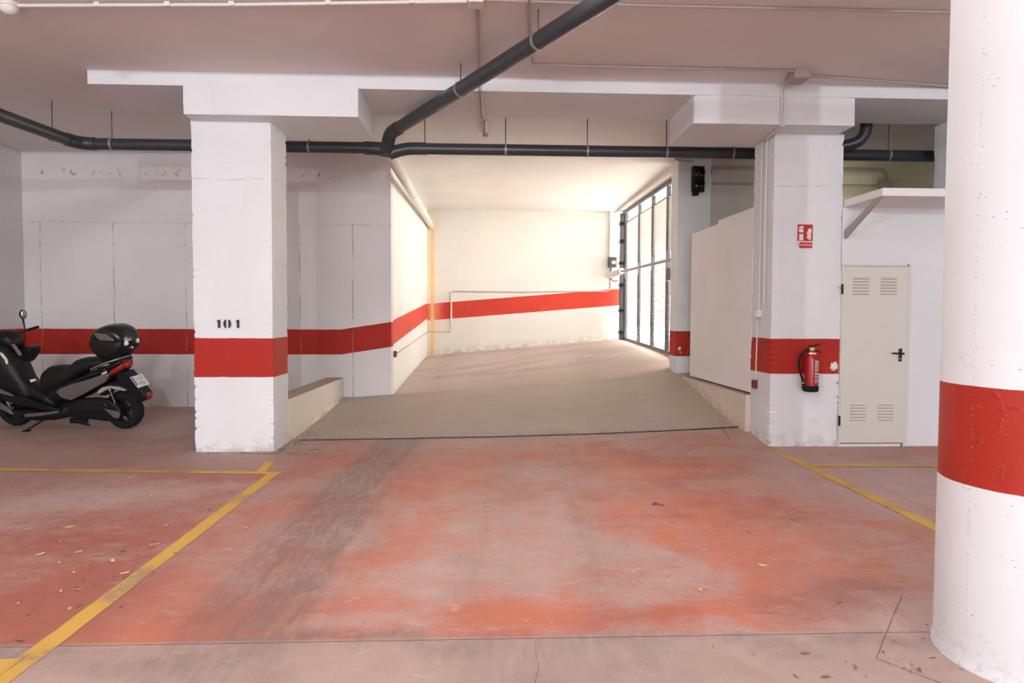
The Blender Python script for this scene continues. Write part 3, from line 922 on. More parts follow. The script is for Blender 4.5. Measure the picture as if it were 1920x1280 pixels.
# traffic light
def traffic():
    t = thing('traffic_light', 'black two lamp traffic light high on the pier beside the gate', 'traffic light', (3.355, 10.42, 3.36))
    obj('housing', MB().box(3.265, 3.455, 10.40, 10.5, 3.40, 3.80), M['black'], t, bevel=.012)
    for z in (3.69, 3.51):
        obj('lens', MB().lathe([(0, 10.386), (.05, 10.389), (.068, 10.40)], 'y', (3.36, 0, z), 22), M['lamp_off'], t, smooth=True)
        v = MB()
        n = 14
        r0 = [(3.36 + .078 * math.cos(a), 10.40, z + .078 * math.sin(a)) for a in [R(-20 + 220 * k / n) for k in range(n + 1)]]
        r1 = [(3.36 + .076 * math.cos(a), 10.33, z + .076 * math.sin(a)) for a in [R(-20 + 220 * k / n) for k in range(n + 1)]]
        v.v += r0 + r1
        v.f += [(k, k + 1, n + 2 + k, n + 1 + k) for k in range(n)]
        o = obj('visor', v, M['black'], t, smooth=True)
        so = o.modifiers.new('solid', 'SOLIDIFY')
        so.thickness = .004
    obj('sensor_box', MB().box(3.28, 3.37, 10.41, 10.5, 3.345, 3.40), M['black'], t, bevel=.006)
traffic()

# ------------------------------------------------------------------ DRAIN PIPES
def bend(a, b, c, r, n=7):
    """points rounding the corner b between a and c"""
    a, b, c = Vector(a), Vector(b), Vector(c)
    p, q = b + (a - b).normalized() * r, b + (c - b).normalized() * r
    return [p * (1 - t) ** 2 + b * 2 * t * (1 - t) + q * t * t for t in (k / (n - 1) for k in range(n))]
PR = .069
pz, py_ = 3.487, 8.30
t_pipe = thing('drain_pipe', 'dark grey ceiling drain pipe running across the garage with branches', 'pipe', (-1.2, 8.3, 3.45))
def run(pts, r=PR, mat='pvc', name='pipe_run', **kw):
    return obj(name, MB().tube(pts, r, 20), M[mat], t_pipe, smooth='auto', **kw)
lpts = [(-5.05, -7.5, 3.50), (-4.985, 7.2, 3.49)]
eb = bend((-4.985, 7.2, 3.49), (-4.86, 8.30, pz), (-4, 8.30, pz), .2)
run(lpts + [eb[0]])
run(eb, PR * 1.12, name='elbow')
run([eb[-1], (-1.42, py_, pz)])
run([(-1.46, py_, pz), (-1.26, py_, pz - .008)], PR * 1.16, name='coupling')
run([(-1.30, py_, pz - .01), (-1.12, py_ - .01, pz - .03)], PR * 1.14, name='junction')
# wye branch to the right hand run
wy = bend((-1.12, py_, pz - .05), (-.95, py_, pz), (0, py_, pz), .1)
run([(-1.16, py_, pz - .065)] + wy + [(-.70, py_, pz)], PR * 1.1, name='wye_branch')
run([(-.8, py_, pz), (7.2, py_, pz)])
# diagonal run to the viewer, dropping through an elbow
dd = Vector((-1.135, 8.12, 3.615))
d0 = Vector((1.55, 3.33, 3.615))
eb2 = bend(d0, dd, (-1.185, 8.26, 3.44), .13)
run([(1.8, 2.9, 3.615), d0, eb2[0]])
run(eb2 + [(-1.185, 8.27, 3.45)], PR * 1.12, name='elbow')
run([eb2[0] + (d0 - dd).normalized() * .17, eb2[0]], PR * 1.13, name='coupling')
run([(-1.187, 8.24, 3.52), (-1.188, 8.30, 3.40)], PR * 1.18, name='junction')
# white painted run into the ramp
obj('painted_run', MB().tube([(-1.175, 8.34, 3.45), (-1.235, 10.5, 3.545), (-1.355, 17.0, 3.74), (-1.36, 17.28, 3.74)], .075, 20), M['pvc_white'], t_pipe, smooth='auto', label='white painted length of pipe along the ramp wall')
for y in (11.9, 13.6, 15.0):
    f = (y - 10.5) / 6.5
    obj('coupling', MB().tube([(-1.235 - .12 * f, y, 3.545 + .195 * f), (-1.237 - .12 * f, y + .10, 3.548 + .195 * f)], .083, 20), M['pvc_white'], t_pipe, smooth='auto')
def clamp(p, tdir, ceil, side=(0, 0)):
    p = Vector(p)
    tdir = Vector(tdir).normalized()
    c = obj('clamp', MB().tube([p - tdir * .013, p + tdir * .013], PR + .005, 20), M['clamp'], t_pipe, smooth='auto')
    obj('hanger_rod', MB().tube([p + Vector((0, 0, PR)), Vector((p.x, p.y, ceil))], .006, 6), M['rod'], c)
def cz(y):
    return CZ if y < 7.3 else CZ + (y - 7.3) * .0211
for x in (-4.47, -.727, .264, 1.275, 2.265, 3.1, 4.1, 5.1):
    clamp((x, py_, pz), (1, 0, 0), cz(py_) + .01)
clamp((-2.13, py_, pz), (1, 0, 0), cz(py_) + .01)
clamp((-4.93, 7.92, 3.488), (.2, 1, 0), cz(7.92) + .01)
clamp((-5.0, 5.5, 3.49), (0, 1, 0), CZ + .01)
for y in (6.50, 5.34, 4.1):
    f = (dd.y - y) / (dd.y - d0.y)
    p = dd + (d0 - dd) * f
    clamp(p, d0 - dd, CZ + .01)
# branch over the store
run(bend((4.05, 8.3, 3.50), (4.45, 8.05, 3.56), (4.58, 8.02, 3.9), .2) and [(4.0, 8.28, 3.49)] + [tuple(v) for v in bend((4.0, 8.28, 3.49), (4.62, 8.0, 3.575), (4.64, 7.99, 3.9), .17)] + [(4.64, 7.99, 3.885)], PR, name='branch_run')
run([(3.9, 8.3, pz), (4.2, 8.3, pz)], PR * 1.15, name='coupling')

# ------------------------------------------------------------------ CEILING CONDUITS, BOXES, LAMP
CY = 3.846
conduit('conduit', 'white conduit along the ceiling from the small lamp to the ceiling box',
        [(-3.62, 5.44, CY - .005), (-1.8, 5.33, CY - .005), (-.13, 5.19, CY - .005)], .014, M['conduit'],
        clips=[(-3.0, 5.405, CY), (-2.45, 5.37, CY), (-1.95, 5.34, CY), (-1.2, 5.28, CY), (-.55, 5.225, CY)])
jb = thing('junction_box', 'small white junction box on the ceiling at the end of the bright conduit', 'junction box', (-.065, 5.16, 3.80))
obj('case', MB().box(-.125, -.005, 5.10, 5.24, 3.80, 3.862), M['conduit'], jb, bevel=.008)
conduit('conduit', 'thin pale conduit along the ceiling crossing behind the diagonal pipe',
        [(-.005, 5.17, CY), (1.2, 5.2, CY), (4.3, 5.19, CY), (7.1, 5.19, CY)], .010, M['conduit_dim'])
conduit('conduit', 'painted conduit running from the ceiling box over the beam towards the ramp',
        [(-.06, 5.24, CY), (-.05, 6.84, CY), (-.048, 6.855, 3.80), (-.045, 6.855, 3.715), (-.04, 6.88, 3.712), (-.02, 7.76, 3.712), (-.015, 7.785, 3.74), (-.012, 7.79, 3.85), (0, 7.85, 3.862), (.015, 8.95, 3.885)], .013, M['conduit_dim'])
sen = thing('ceiling_sensor', 'small painted sensor at the end of the ceiling conduit above the ramp', 'sensor', (.015, 9.0, 3.82))
obj('body', MB().lathe([(0, 3.825), (.03, 3.828), (.036, 3.845), (.036, 3.895)], 'z', (.016, 8.99, 0), 16), M['conduit_dim'], sen, smooth='auto')
obj('stem', MB().tube([(.012, 8.35, 3.868), (.016, 8.97, 3.876)], .022, 10), M['conduit_dim'], sen, smooth='auto')
conduit('conduit', 'ceiling conduit with a right angle bend behind the diagonal pipe',
        [(.30, 4.2, CY), (.345, 5.3, CY)] + [tuple(v) for v in bend((.345, 5.3, CY), (.462, 6.46, CY), (2, 6.47, CY), .06)] + [(3.03, 6.485, CY)], .011, M['conduit_dim'])
jb2 = thing('junction_box', 'grey white junction box on the ceiling before the extinguisher pillar', 'junction box', (3.1, 6.57, 3.78))
obj('case', MB().box(3.02, 3.185, 6.46, 6.68, 3.775, 3.862), M['conduit_dim'], jb2, bevel=.008)
conduit('conduit', 'ceiling conduit from the grey box to behind the round column',
        [(3.185, 6.60, CY), (4.9, 6.83, CY), (7.1, 6.84, CY)], .016, M['conduit_dim'])
def drop(label, x, y, zend, xo):
    conduit('conduit', label, [(xo, 6.66, CY), (xo, 6.835, CY), (xo, 6.858, 3.80), (xo, 6.863, 3.46), (xo + .003, 6.875, 3.43), (x - .005, y - .06, 3.428), (x, y - .02, 3.42), (x, y, 3.38), (x, y, zend)], .011, M['conduit'])
drop('white conduit down the pillar side to the light switch', 3.155, 7.53, 1.52, 3.075)
drop('white conduit down the front half of the pillar side', 3.155, 7.40, 1.60, 3.10)
sw = thing('light_switch', 'small grey light switch on the side of the extinguisher pillar', 'switch', (3.15, 7.53, 1.44))
obj('case', MB().box(3.115, 3.172, 7.485, 7.575, 1.44, 1.525), M['conduit'], sw, bevel=.006)
obj('rocker', MB().box(3.108, 3.116, 7.51, 7.55, 1.455, 1.505), M['sign_white'], sw)
conduit('conduit', 'painted conduit low on the pillar side down to the photocell', [(3.160, 7.58, 1.44), (3.160, 7.60, .71)], .008, M['conduit'])
conduit('conduit', 'pale conduit high on the wall above the store bending down to a socket',
        [(3.61, 10.50, 3.80), (6.1, 10.50, 3.80)] + [tuple(v) for v in bend((6.1, 10.5, 3.80), (6.42, 10.5, 3.80), (6.42, 10.5, 3.5), .1)] + [(6.42, 10.5, 3.62)], .022, M['conduit_dim'])
conduit('conduit', 'lower pale conduit on the wall above the store', [(3.61, 10.505, 3.55), (6.36, 10.505, 3.55)], .016, M['conduit_dim'])
jb3 = thing('junction_box', 'grey junction box high on the wall above the store', 'junction box', (6.4, 10.48, 3.5))
obj('case', MB().box(6.30, 6.48, 10.44, 10.525, 3.50, 3.62), M['conduit_dim'], jb3, bevel=.008)
conduit('conduit', 'pale conduit above the traffic light along the dark wall', [(3.3, 10.47, 3.885), (3.05, 10.49, 3.90), (3.0, 10.49, 3.92)], .012, M['conduit_dim'])
lp = thing('ceiling_lamp', 'small white bulkhead lamp at the end of the ceiling conduit', 'lamp', (-3.7, 5.45, 3.78))
obj('lamp_base', MB().lathe([(0, 3.83), (.075, 3.83), (.085, 3.862)], 'z', (-3.70, 5.45, 0), 22), M['conduit'], lp, smooth='auto')
obj('diffuser', MB().lathe([(0, 3.775), (.035, 3.78), (.058, 3.80), (.066, 3.832)], 'z', (-3.70, 5.45, 0), 22), M['sign_white'], lp, smooth=True)

# ------------------------------------------------------------------ FIRE EXTINGUISHER AND SIGN
def text(name, s, size, loc, rot, mat, parent, extrude=.001, xs=1.0):
    cu = bpy.data.curves.new(name, 'FONT')
    cu.body = s
    cu.size = size
    cu.align_x = 'CENTER'
    cu.align_y = 'CENTER'
    cu.extrude = extrude
    cu.materials.append(mat)
    tmp = bpy.data.objects.new(name + '_tmp', cu)
    col.objects.link(tmp)
    me = bpy.data.meshes.new_from_object(tmp.evaluated_get(bpy.context.evaluated_depsgraph_get()))
    bpy.data.objects.remove(tmp)
    me.name = name
    o = bpy.data.objects.new(name, me)
    col.objects.link(o)
    o.parent = parent
    o.location = loc
    o.rotation_euler = rot
    o.scale = (xs, 1, 1)
    return o
def extinguisher():
    cx, cy = 3.577, 7.13
    t = thing('fire_extinguisher', 'red fire extinguisher with black hose hung on the square pillar', 'fire extinguisher', (cx, cy, .63))
    r = .078
    obj('cylinder', MB().lathe([(0, .655), (r, .66), (r, .985), (r * .93, 1.02), (r * .7, 1.045), (.03, 1.058), (.026, 1.085), (0, 1.085)], 'z', (cx, cy, 0), 36), M['ext_red'], t, smooth='auto')
    obj('foot_ring', MB().lathe([(0, .632), (r * .92, .632), (r + .003, .645), (r + .003, .695), (r, .697)], 'z', (cx, cy, 0), 36), M['rubber'], t, smooth='auto')
    v = obj('valve', MB().box(cx - .028, cx + .03, cy - .022, cy + .022, 1.08, 1.115), M['brass'], t, bevel=.006)
    obj('lever', MB().prism([(cx - .03, 1.112), (cx + .05, 1.128), (cx + .115, 1.158), (cx + .115, 1.163), (cx + .04, 1.142), (cx - .03, 1.128)], 'y', cy - .012, cy + .012), M['black'], v)
    obj('handle', MB().prism([(cx + .02, 1.088), (cx + .07, 1.085), (cx + .11, 1.062), (cx + .105, 1.055), (cx + .065, 1.073), (cx + .02, 1.076)], 'y', cy - .012, cy + .012), M['black'], v)
    obj('gauge', MB().lathe([(0, cy - .034), (.017, cy - .034), (.019, cy - .02)], 'y', (cx, 0, 1.098), 16), M['label_yellow'], v, smooth='auto')
    hp = [(cx - .02, cy, 1.09), (cx - .07, cy - .01, 1.075), (cx - .125, cy - .015, 1.02), (cx - .145, cy - .015, .94), (cx - .13, cy - .015, .85), (cx - .105, cy - .015, .78), (cx - .09, cy - .01, .725)]
    hv = [Vector(p) for p in hp]
    sm = []
    for i in range(len(hv) - 1):
        p0, p1, p2, p3_ = hv[max(i - 1, 0)], hv[i], hv[i + 1], hv[min(i + 2, len(hv) - 1)]
        for k in range(6):
            u = k / 6
            sm.append(.5 * ((2 * p1) + (-p0 + p2) * u + (2 * p0 - 5 * p1 + 4 * p2 - p3_) * u * u + (-p0 + 3 * p1 - 3 * p2 + p3_) * u ** 3))
    h = obj('hose', MB().tube(sm + [hv[-1]], .0115, 12), M['rubber'], t, smooth='auto')
    obj('nozzle', MB().tube([(cx - .092, cy - .01, .73), (cx - .085, cy - .01, .69), (cx - .083, cy - .01, .662)], [.012, .016, .02], 12), M['rubber'], h, smooth='auto')
    obj('nozzle_ring', MB().tube([(cx - .0925, cy - .01, .735), (cx - .0905, cy - .01, .72)], .0135, 12), M['steel'], h, smooth='auto')
    # collar label and print: curved patches on the shell
    def patch(name, a0, a1, z0, z1, mat, rr=r + .0008, parent=t):
        mb = MB()
        n = max(2, int((a1 - a0) / 8) + 1)
        for k in range(n + 1):
            a = R(a0 + (a1 - a0) * k / n)
            mb.v += [(cx + rr * math.sin(a), cy - rr * math.cos(a), z0), (cx + rr * math.sin(a), cy - rr * math.cos(a), z1)]
        mb.f += [(2 * k, 2 * k + 2, 2 * k + 3, 2 * k + 1) for k in range(n)]
        return obj(name, mb, mat, parent, smooth=True)
    tg = patch('neck_tag', -50, 35, 1.026, 1.06, M['sign_white'], .058)
    patch('tag_sticker', -12, 26, 1.037, 1.061, M['label_yellow'], .059)
    lines = [(.955, .972), (.935, .948), (.912, .928), (.893, .905), (.872, .885), (.855, .864), (.82, .842), (.795, .808), (.775, .785), (.755, .765), (.735, .748)]
    rg = random.Random(2)
    lab = MB()
    for z0, z1 in lines:
        a = 4
        while a < 62:
            w = rg.uniform(8, 20)
            n = 3
            b = len(lab.v)
            for k in range(n + 1):
                q = R(a + w * k / n)
                lab.v += [(cx + (r + .001) * math.sin(q), cy - (r + .001) * math.cos(q), z0), (cx + (r + .001) * math.sin(q), cy - (r + .001) * math.cos(q), z1)]
            lab.f += [(b + 2 * k, b + 2 * k + 2, b + 2 * k + 3, b + 2 * k + 1) for k in range(n)]
            a += w + 3
    obj('printed_label', lab, plain('label print', (.66, .50, .50), .4), t, smooth=True, label='pale illegible instruction print', kind='stuff')
    obj('wall_bracket', MB().box(cx - .03, cx + .03, cy + .05, 7.245, .98, 1.03), M['black'], t)
    obj('wall_bracket', MB().box(cx - .025, cx + .025, cy + .06, 7.245, .70, .73), M['black'], t)
extinguisher()

def ext_sign():
    x0, x1, z0, z1, y = 3.437, 3.617, 2.195, 2.468, 7.236
    t = thing('extinguisher_sign', 'red and white fire extinguisher sign above the extinguisher', 'sign', ((x0 + x1) / 2, y, z0))
    obj('backing', MB().box(x0, x1, y - .004, y, z0, z1), M['sign_white'], t)
    obj('picture_panel', MB().box(x0 + .006, x1 - .004, y - .0055, y - .003, z0 + .085, z1 - .006), M['sign_red'], t)
    obj('word_panel', MB().box(x0 + .006, x1 - .006, y - .0055, y - .003, z0 + .008, z0 + .072), M['sign_red'], t)
    # extinguisher pictogram
    p = MB()
    f0, f1 = y - .0068, y - .005
    p.box(x0 + .026, x0 + .072, f0, f1, z0 + .093, z0 + .163)
    p.box(x0 + .026, x0 + .072, f0, f1, z0 + .180, z0 + .205)
    p.prism([(x0 + .026, z0 + .205), (x0 + .072, z0 + .205), (x0 + .060, z0 + .222), (x0 + .038, z0 + .222)], 'y', f0, f1)
    p.prism([(x0 + .034, z0 + .226), (x0 + .070, z0 + .226), (x0 + .078, z0 + .246), (x0 + .048, z0 + .250), (x0 + .026, z0 + .243)], 'y', f0, f1)
    p.prism([(x0 + .018, z0 + .190), (x0 + .024, z0 + .190), (x0 + .024, z0 + .226), (x0 + .036, z0 + .238), (x0 + .034, z0 + .246), (x0 + .018, z0 + .232)], 'y', f0, f1)
    obj('pictogram', p, M['sign_white'], t)
    fl_ = MB()
    for k in range(4):
        b = z0 + .095 + k * .020
        o = .012 if k % 2 else 0
        fl_.prism([(x0 + .150 + o * .5, b), (x0 + .162, b + .022), (x0 + .138, b + .022), (x0 + .108 + o, b + .044), (x0 + .116, b + .020), (x0 + .132, b + .010)], 'y', f0, f1)
    fl_.prism([(x0 + .125, z0 + .19), (x0 + .160, z0 + .17), (x0 + .165, z0 + .21), (x0 + .150, z0 + .232), (x0 + .150, z0 + .212), (x0 + .128, z0 + .226)], 'y', f0, f1)
    obj('flame_symbol', fl_, M['sign_white'], t)
    tx = text('lettering', 'EXTINTOR', .036, (.004, -.0062, .040), (R(90), 0, 0), M['sign_white'], t, .0006, .82)
    obj('torn_corner', MB().prism([(x0 - .001, z0), (x0 + .03, z0), (x0 + .026, z0 + .02), (x0 + .016, z0 + .035), (x0 + .028, z0 + .06), (x0 + .028, z0 + .085), (x0 - .001, z0 + .085), (x0 + .012, z0 + .06), (x0 + .006, z0 + .03)], 'y', y - .0075, y - .0055), M['sign_white'], t)
ext_sign()

# ------------------------------------------------------------------ LINE MARKINGS, GRATE, JOINTS
def strip(pts, w, z=.002, mat='yellow', jit=.0, seed=0, dz=None):
    """flat strip along pts (x, y), following the floor"""
    rg = random.Random(seed)
    mb = MB()
    P = []
    for i in range(len(pts) - 1):
        a, b = Vector(pts[i]), Vector(pts[i + 1])
        n = max(1, int((b - a).length / .08))
        for k in range(n):
            P.append(a + (b - a) * k / n)
    P.append(Vector(pts[-1]))
    for i, p in enumerate(P):
        tdir = (P[min(i + 1, len(P) - 1)] - P[max(i - 1, 0)]).normalized()
        nrm = Vector((-tdir.y, tdir.x))
        for s in (1, -1):
            q = p + nrm * s * (w / 2 + rg.uniform(-jit, jit))
            mb.v.append((q.x, q.y, float(floor_h(np.array(q.x), np.array(q.y))) + z))
    nn = len(P)
    mb.f += [(2 * k, 2 * k + 2, 2 * k + 3, 2 * k + 1) for k in range(nn - 1)]
    return mb
def line(pts, label, seed, w=.10):
    o = obj('parking_line', strip(pts, w, .0016 + .0003 * seed, 'yellow', .003, seed), M['yellow'])
    tag(o, label, 'line marking')
line([(-1.93, 1.4), (-1.905, 2.93), (-1.915, 6.10)], 'yellow floor line between the red lane and the scooter side bay', 1)
line([(-7.05, 6.50), (-4.49, 6.335), (-1.86, 6.13)], 'yellow line across the floor in front of the numbered pillar', 2)
line([(-2.05, 6.19), (-2.10, 6.62)], 'short yellow line stub pointing at the numbered pillar', 3, .09)
line([(3.10, 1.5), (3.105, 4.4), (3.165, 7.2)], 'yellow line from the extinguisher pillar past the round column', 4, .105)
line([(3.14, 6.32), (4.43, 6.25), (7.0, 6.15)], 'thin yellow line across the floor in front of the louvred door', 5, .085)
line([(-1.93, 2.70), (-2.62, 2.70), (-4.2, 2.72)], 'yellow line end on the near slab by the lower corner', 6, .26)

def floor_joint(pts, w, seed, mat='joint'):
    o = obj('floor_joint', strip(pts, w, .0012, mat, w * .35, seed), M[mat])
    o['kind'] = 'structure'
floor_joint([(2.19, 3.34), (1.93, 3.03), (1.67, 2.71)], .005, 1)
floor_joint([(1.67, 2.71), (1.81, 2.52), (2.0, 2.27)], .004, 2)
floor_joint([(3.44, 6.12), (3.38, 5.2), (3.34, 4.5)], .005, 3)
floor_joint([(.235, 2.92), (.225, 2.8), (.232, 2.7), (.205, 2.57), (.21, 2.3)], .004, 4)
floor_joint([(2.9, 7.98), (2.87, 7.75), (2.82, 7.5)], .012, 5)

def grate():
    g0, g1 = Vector((-2.14, 7.85)), Vector((3.10, 8.085))
    t = thing('drain_grate', 'narrow galvanised drain grate across the foot of the ramp', 'drain', (.5, 7.97, 0))
    L = (g1 - g0).length
    u = (g1 - g0).normalized()
    nv = Vector((-u.y, u.x))
    def P(s, o, dz=0):
        q = g0 + u * s + nv * o
        sx = g0 + u * s
        return (q.x, q.y, float(floor_h(np.array(sx.x), np.array(sx.y - .01))) + dz)
    mb = MB()
    n = 24
    for k in range(n + 1):
        s = L * k / n
        mb.v += [P(s, -.115, .004), P(s, .115, .004)]
    mb.f += [(2 * k, 2 * k + 2, 2 * k + 3, 2 * k + 1) for k in range(n)]
    obj('channel', mb, M['drain_dark'], t)
    per = 36
    nb = 180
    pitch = L / nb
    for sct in range(5):
        b = MB()
        for k in range(sct * per, (sct + 1) * per):
            s = pitch * (k + .5)
            w = pitch * .27
            i = len(b.v)
            b.v += [P(s - w, -.095, .006), P(s + w, -.095, .006), P(s + w, .095, .006), P(s - w, .095, .006), P(s - w, -.095, .013), P(s + w, -.095, .013), P(s + w, .095, .013), P(s - w, .095, .013)]
            b.f += [tuple(i + j for j in q) for q in ((3, 2, 1, 0), (4, 5, 6, 7), (0, 1, 5, 4), (1, 2, 6, 5), (2, 3, 7, 6), (3, 0, 4, 7))]
        for o0, o1 in ((-.110, -.092), (.092, .110)):
            i = len(b.v)
            m_ = 6
            for k in range(m_ + 1):
                s = pitch * per * (sct + k / m_)
                s = min(max(s, pitch * per * sct + .006), pitch * per * (sct + 1) - .006)
                b.v += [P(s, o0, .012), P(s, o1, .012)]
            b.f += [(i + 2 * k, i + 2 * k + 2, i + 2 * k + 3, i + 2 * k + 1) for k in range(m_)]
        obj('grate_section', b, M['drain'], t)
grate()

# ------------------------------------------------------------------ SCOOTER
def scooter():
    t = thing('motor_scooter', 'dark grey motor scooter with a top case parked by the back wall', 'scooter', (-4.53, 8.62, 0), (R(7), 0, R(-10)))
    K = 147.0 * .985
    def X(px):
        return (px - 235) / K
    def Z(py):
        return (806 - py) / 147.0
    def S(lst):
        return [(X(a), Z(b), Z(c), w) for a, b, c, w in lst]
    def poly(pts):
        return [(X(a), Z(b)) for a, b in pts]
    def part(name, mb, mat, parent=t, **kw):
        return obj(name, mb, M[mat], parent, local=True, **kw)
    # wheels
    def wheel(px, name):
        cx, czr = X(px), .245
        w = thing_child(name)
        tyre = MB().lathe([(.150, -.055), (.185, -.066), (.215, -.066), (.238, -.045), (.245, -.015), (.245, .015), (.238, .045), (.215, .066), (.185, .066), (.150, .055)], 'y', (cx, 0, czr), 40, closed=True)
        wo_ = obj(name, tyre, M['rubber'], t, local=True, smooth='auto')
        rim = MB().lathe([(.168, -.055), (.168, .055), (.150, .05), (.145, 0), (.150, -.05)], 'y', (cx, 0, czr), 36, closed=True)
        for k in range(5):
            a = 2 * math.pi * k / 5 + .3
            c, s = math.cos(a), math.sin(a)
            q = [(.03, -.022), (.15, -.014), (.15, .014), (.03, .022)]
            i = len(rim.v)
            for yy in (-.04, -.018):
                rim.v += [(cx + r_ * c - h * s, yy, czr + r_ * s + h * c) for r_, h in q]
            rim.f += [(i, i + 1, i + 2, i + 3), (i + 7, i + 6, i + 5, i + 4)] + [(i + k2, i + 4 + k2, i + 4 + (k2 + 1) % 4, i + (k2 + 1) % 4) for k2 in range(4)]
        rim.lathe([(0, -.06), (.04, -.058), (.045, -.02), (.045, .05), (0, .05)], 'y', (cx, 0, czr), 20)
        part('rim', rim, 'black', wo_, smooth='auto')
        part('brake_disc', MB().lathe([(.045, .052), (.11, .052), (.11, .058), (.045, .058)], 'y', (cx, 0, czr), 30, closed=True), 'alu', wo_, smooth='auto')
        part('hub', MB().lathe([(0, -.082), (.018, -.08), (.022, -.055)], 'y', (cx, 0, czr), 16), 'steel', wo_, smooth='auto')
    def thing_child(n):
        return None
    wheel(235, 'rear_wheel')
    wheel(13, 'front_wheel')
    # core body and engine
    part('body_core', MB().loft(S([(84, 765, 728, .11), (110, 762, 722, .14), (140, 755, 712, .15), (170, 744, 702, .15), (205, 724, 688, .14), (235, 704, 683, .10), (250, 694, 682, .07)])), 'black', smooth=True)
    part('seat', MB().loft(S([(80, 728, 716, .07), (82, 734, 706, .10), (88, 739, 697, .135), (98, 740, 690, .155), (115, 732, 687, .165), (130, 724, 687.5, .168), (140, 718, 688, .165), (147, 714, 683, .16), (156, 708, 676, .155), (170, 701, 672, .15), (190, 692, 671, .14), (208, 685, 673, .11), (214, 682, 676, .06)]), 24, 2.4), 'seat', smooth=True)
    # side panels
    sp = [(124, 733), (130, 727), (145, 720), (172, 713), (200, 705), (224, 697), (232, 699), (224, 712), (200, 724), (178, 736), (152, 748), (140, 746), (131, 742)]
    for sgn in (-1, 1):
        y0, y1 = (-.19, -.125) if sgn < 0 else (.125, .19)
        part('side_panel', MB().prism(poly(sp), 'y', y0, y1), 'mauve', bevel=.016, seg=3, smooth='auto')
        part('side_trim', MB().prism(poly([(138, 721), (172, 706), (205, 695), (226, 690), (226, 693), (205, 700), (172, 711), (140, 724)]), 'y', (sgn * .19 if sgn < 0 else .12), (-.12 if sgn < 0 else .19)), 'gloss_black', bevel=.006)
    # tail
    tl = part('tail_light', MB().loft(S([(213, 708, 704, .155), (222, 706, 698, .15), (236, 700, 687, .135), (248, 693, 680, .11), (252, 688, 677, .09)]), 20, 3.2), 'tail_red', smooth=True)
    part('tail_cap', MB().loft(S([(205, 697, 688, .15), (222, 694, 684, .145), (238, 687, 678, .125), (250, 680, 674, .10)]), 20, 3), 'gloss_black', smooth=True)
    for sgn in (-1, 1):
        gr = MB().tube([(X(196), sgn * .16, Z(690)), (X(215), sgn * .17, Z(682)), (X(238), sgn * .15, Z(674)), (X(250), sgn * .08, Z(670)), (X(252), 0, Z(669))], .014, 10)
        part('grab_rail', gr, 'alu', smooth='auto')
        part('turn_signal', MB().loft([(X(216), Z(700), Z(694), .012, sgn * .155), (X(222), Z(699), Z(690), .016, sgn * .158), (X(226), Z(696), Z(691), .008, sgn * .155)], 12), 'clear', smooth=True)
    # top case
    tc = part('top_case', MB().loft(S([(200, 652, 634, .18), (204, 660, 630, .197), (213, 671, 628, .207), (230, 675, 629, .21), (246, 670, 631, .21), (256, 659, 633, .20), (263, 650, 636, .17)]), 28, 3.2), 'black', smooth=True, label='black top case on the rear carrier')
    part('lid', MB().loft(S([(202, 641, 630, .17), (206, 641, 622, .19), (214, 641, 614, .20), (228, 642, 609.5, .20), (242, 644, 609.5, .20), (253, 646, 614, .19), (261, 648, 624, .17), (264, 648, 636, .13)]), 28, 2.8), 'gloss_black', tc, smooth=True, label='glossy black lid')
    part('lid_panel', MB().prism(poly([(214, 622), (238, 624), (252, 634), (250, 637), (226, 636), (220, 632)]), 'y', -.207, -.192), 'mauve', tc, bevel=.01, smooth='auto')
    part('lid_panel', MB().prism(poly([(214, 622), (238, 624), (252, 634), (250, 637), (226, 636), (220, 632)]), 'y', .192, .207), 'mauve', tc, bevel=.01, smooth='auto')
    for sgn in (-1, 1):
        part('reflector', MB().loft([(X(262), Z(647), Z(638), .03, sgn * .11), (X(265), Z(647), Z(638), .028, sgn * .105), (X(266.5), Z(645), Z(640), .02, sgn * .10)], 12), 'clear', tc, smooth=True)
    part('lock', MB().lathe([(0, X(266)), (.014, X(266)), (.016, X(258))], 'x', (0, -.02, Z(652)), 14), 'steel', tc, smooth='auto')
    part('carrier', MB().prism(poly([(205, 682), (215, 674), (250, 672), (252, 676), (232, 682)]), 'y', -.10, .10), 'black', bevel=.006)
    # rear mudguard, plate, reflector
    part('rear_mudguard', MB().prism(poly([(232, 698), (254, 695), (287, 738), (286, 748), (280, 752), (268, 750), (258, 738), (244, 722), (236, 712)]), 'y', -.075, .075), 'black', bevel=.014, smooth='auto')
    part('inner_fender', MB().prism(poly([(196, 742), (200, 728), (214, 718), (235, 714), (252, 722), (262, 738), (254, 740), (246, 730), (232, 724), (216, 727), (208, 742)]), 'y', -.075, .075), 'black', bevel=.01, smooth='auto')
    part('rear_reflector', MB().loft([(X(282), Z(748), Z(737), .045), (X(286), Z(748), Z(736), .045), (X(289), Z(746), Z(739), .035)], 14, 4), 'tail_red', smooth=True)
    pdir = Vector((X(282) - X(262), 0, Z(738) - Z(709))).normalized()      # down the plate
    pn = Vector((-pdir.z, 0, pdir.x))
    pc = Vector((X(270), 0, Z(716))) + pn * .012
    pw, ph = .11, .082
    rx = Matrix((( 0, -pdir.x, pn.x), (1, -pdir.y, pn.y), (0, -pdir.z, pn.z))).to_4x4()
    npl = bpy.data.objects.new('number_plate', None)
    q = MB().box(-pw, pw, -ph, ph, -.002, .002)
    npl = part('number_plate', q, 'plate', bevel=.0015)
    npl.matrix_basis = Matrix.Translation(pc) @ rx
    part('plate_band', MB().box(-pw + .006, -pw + .034, -.045, ph - .01, .002, .0032), 'eu_blue', npl)
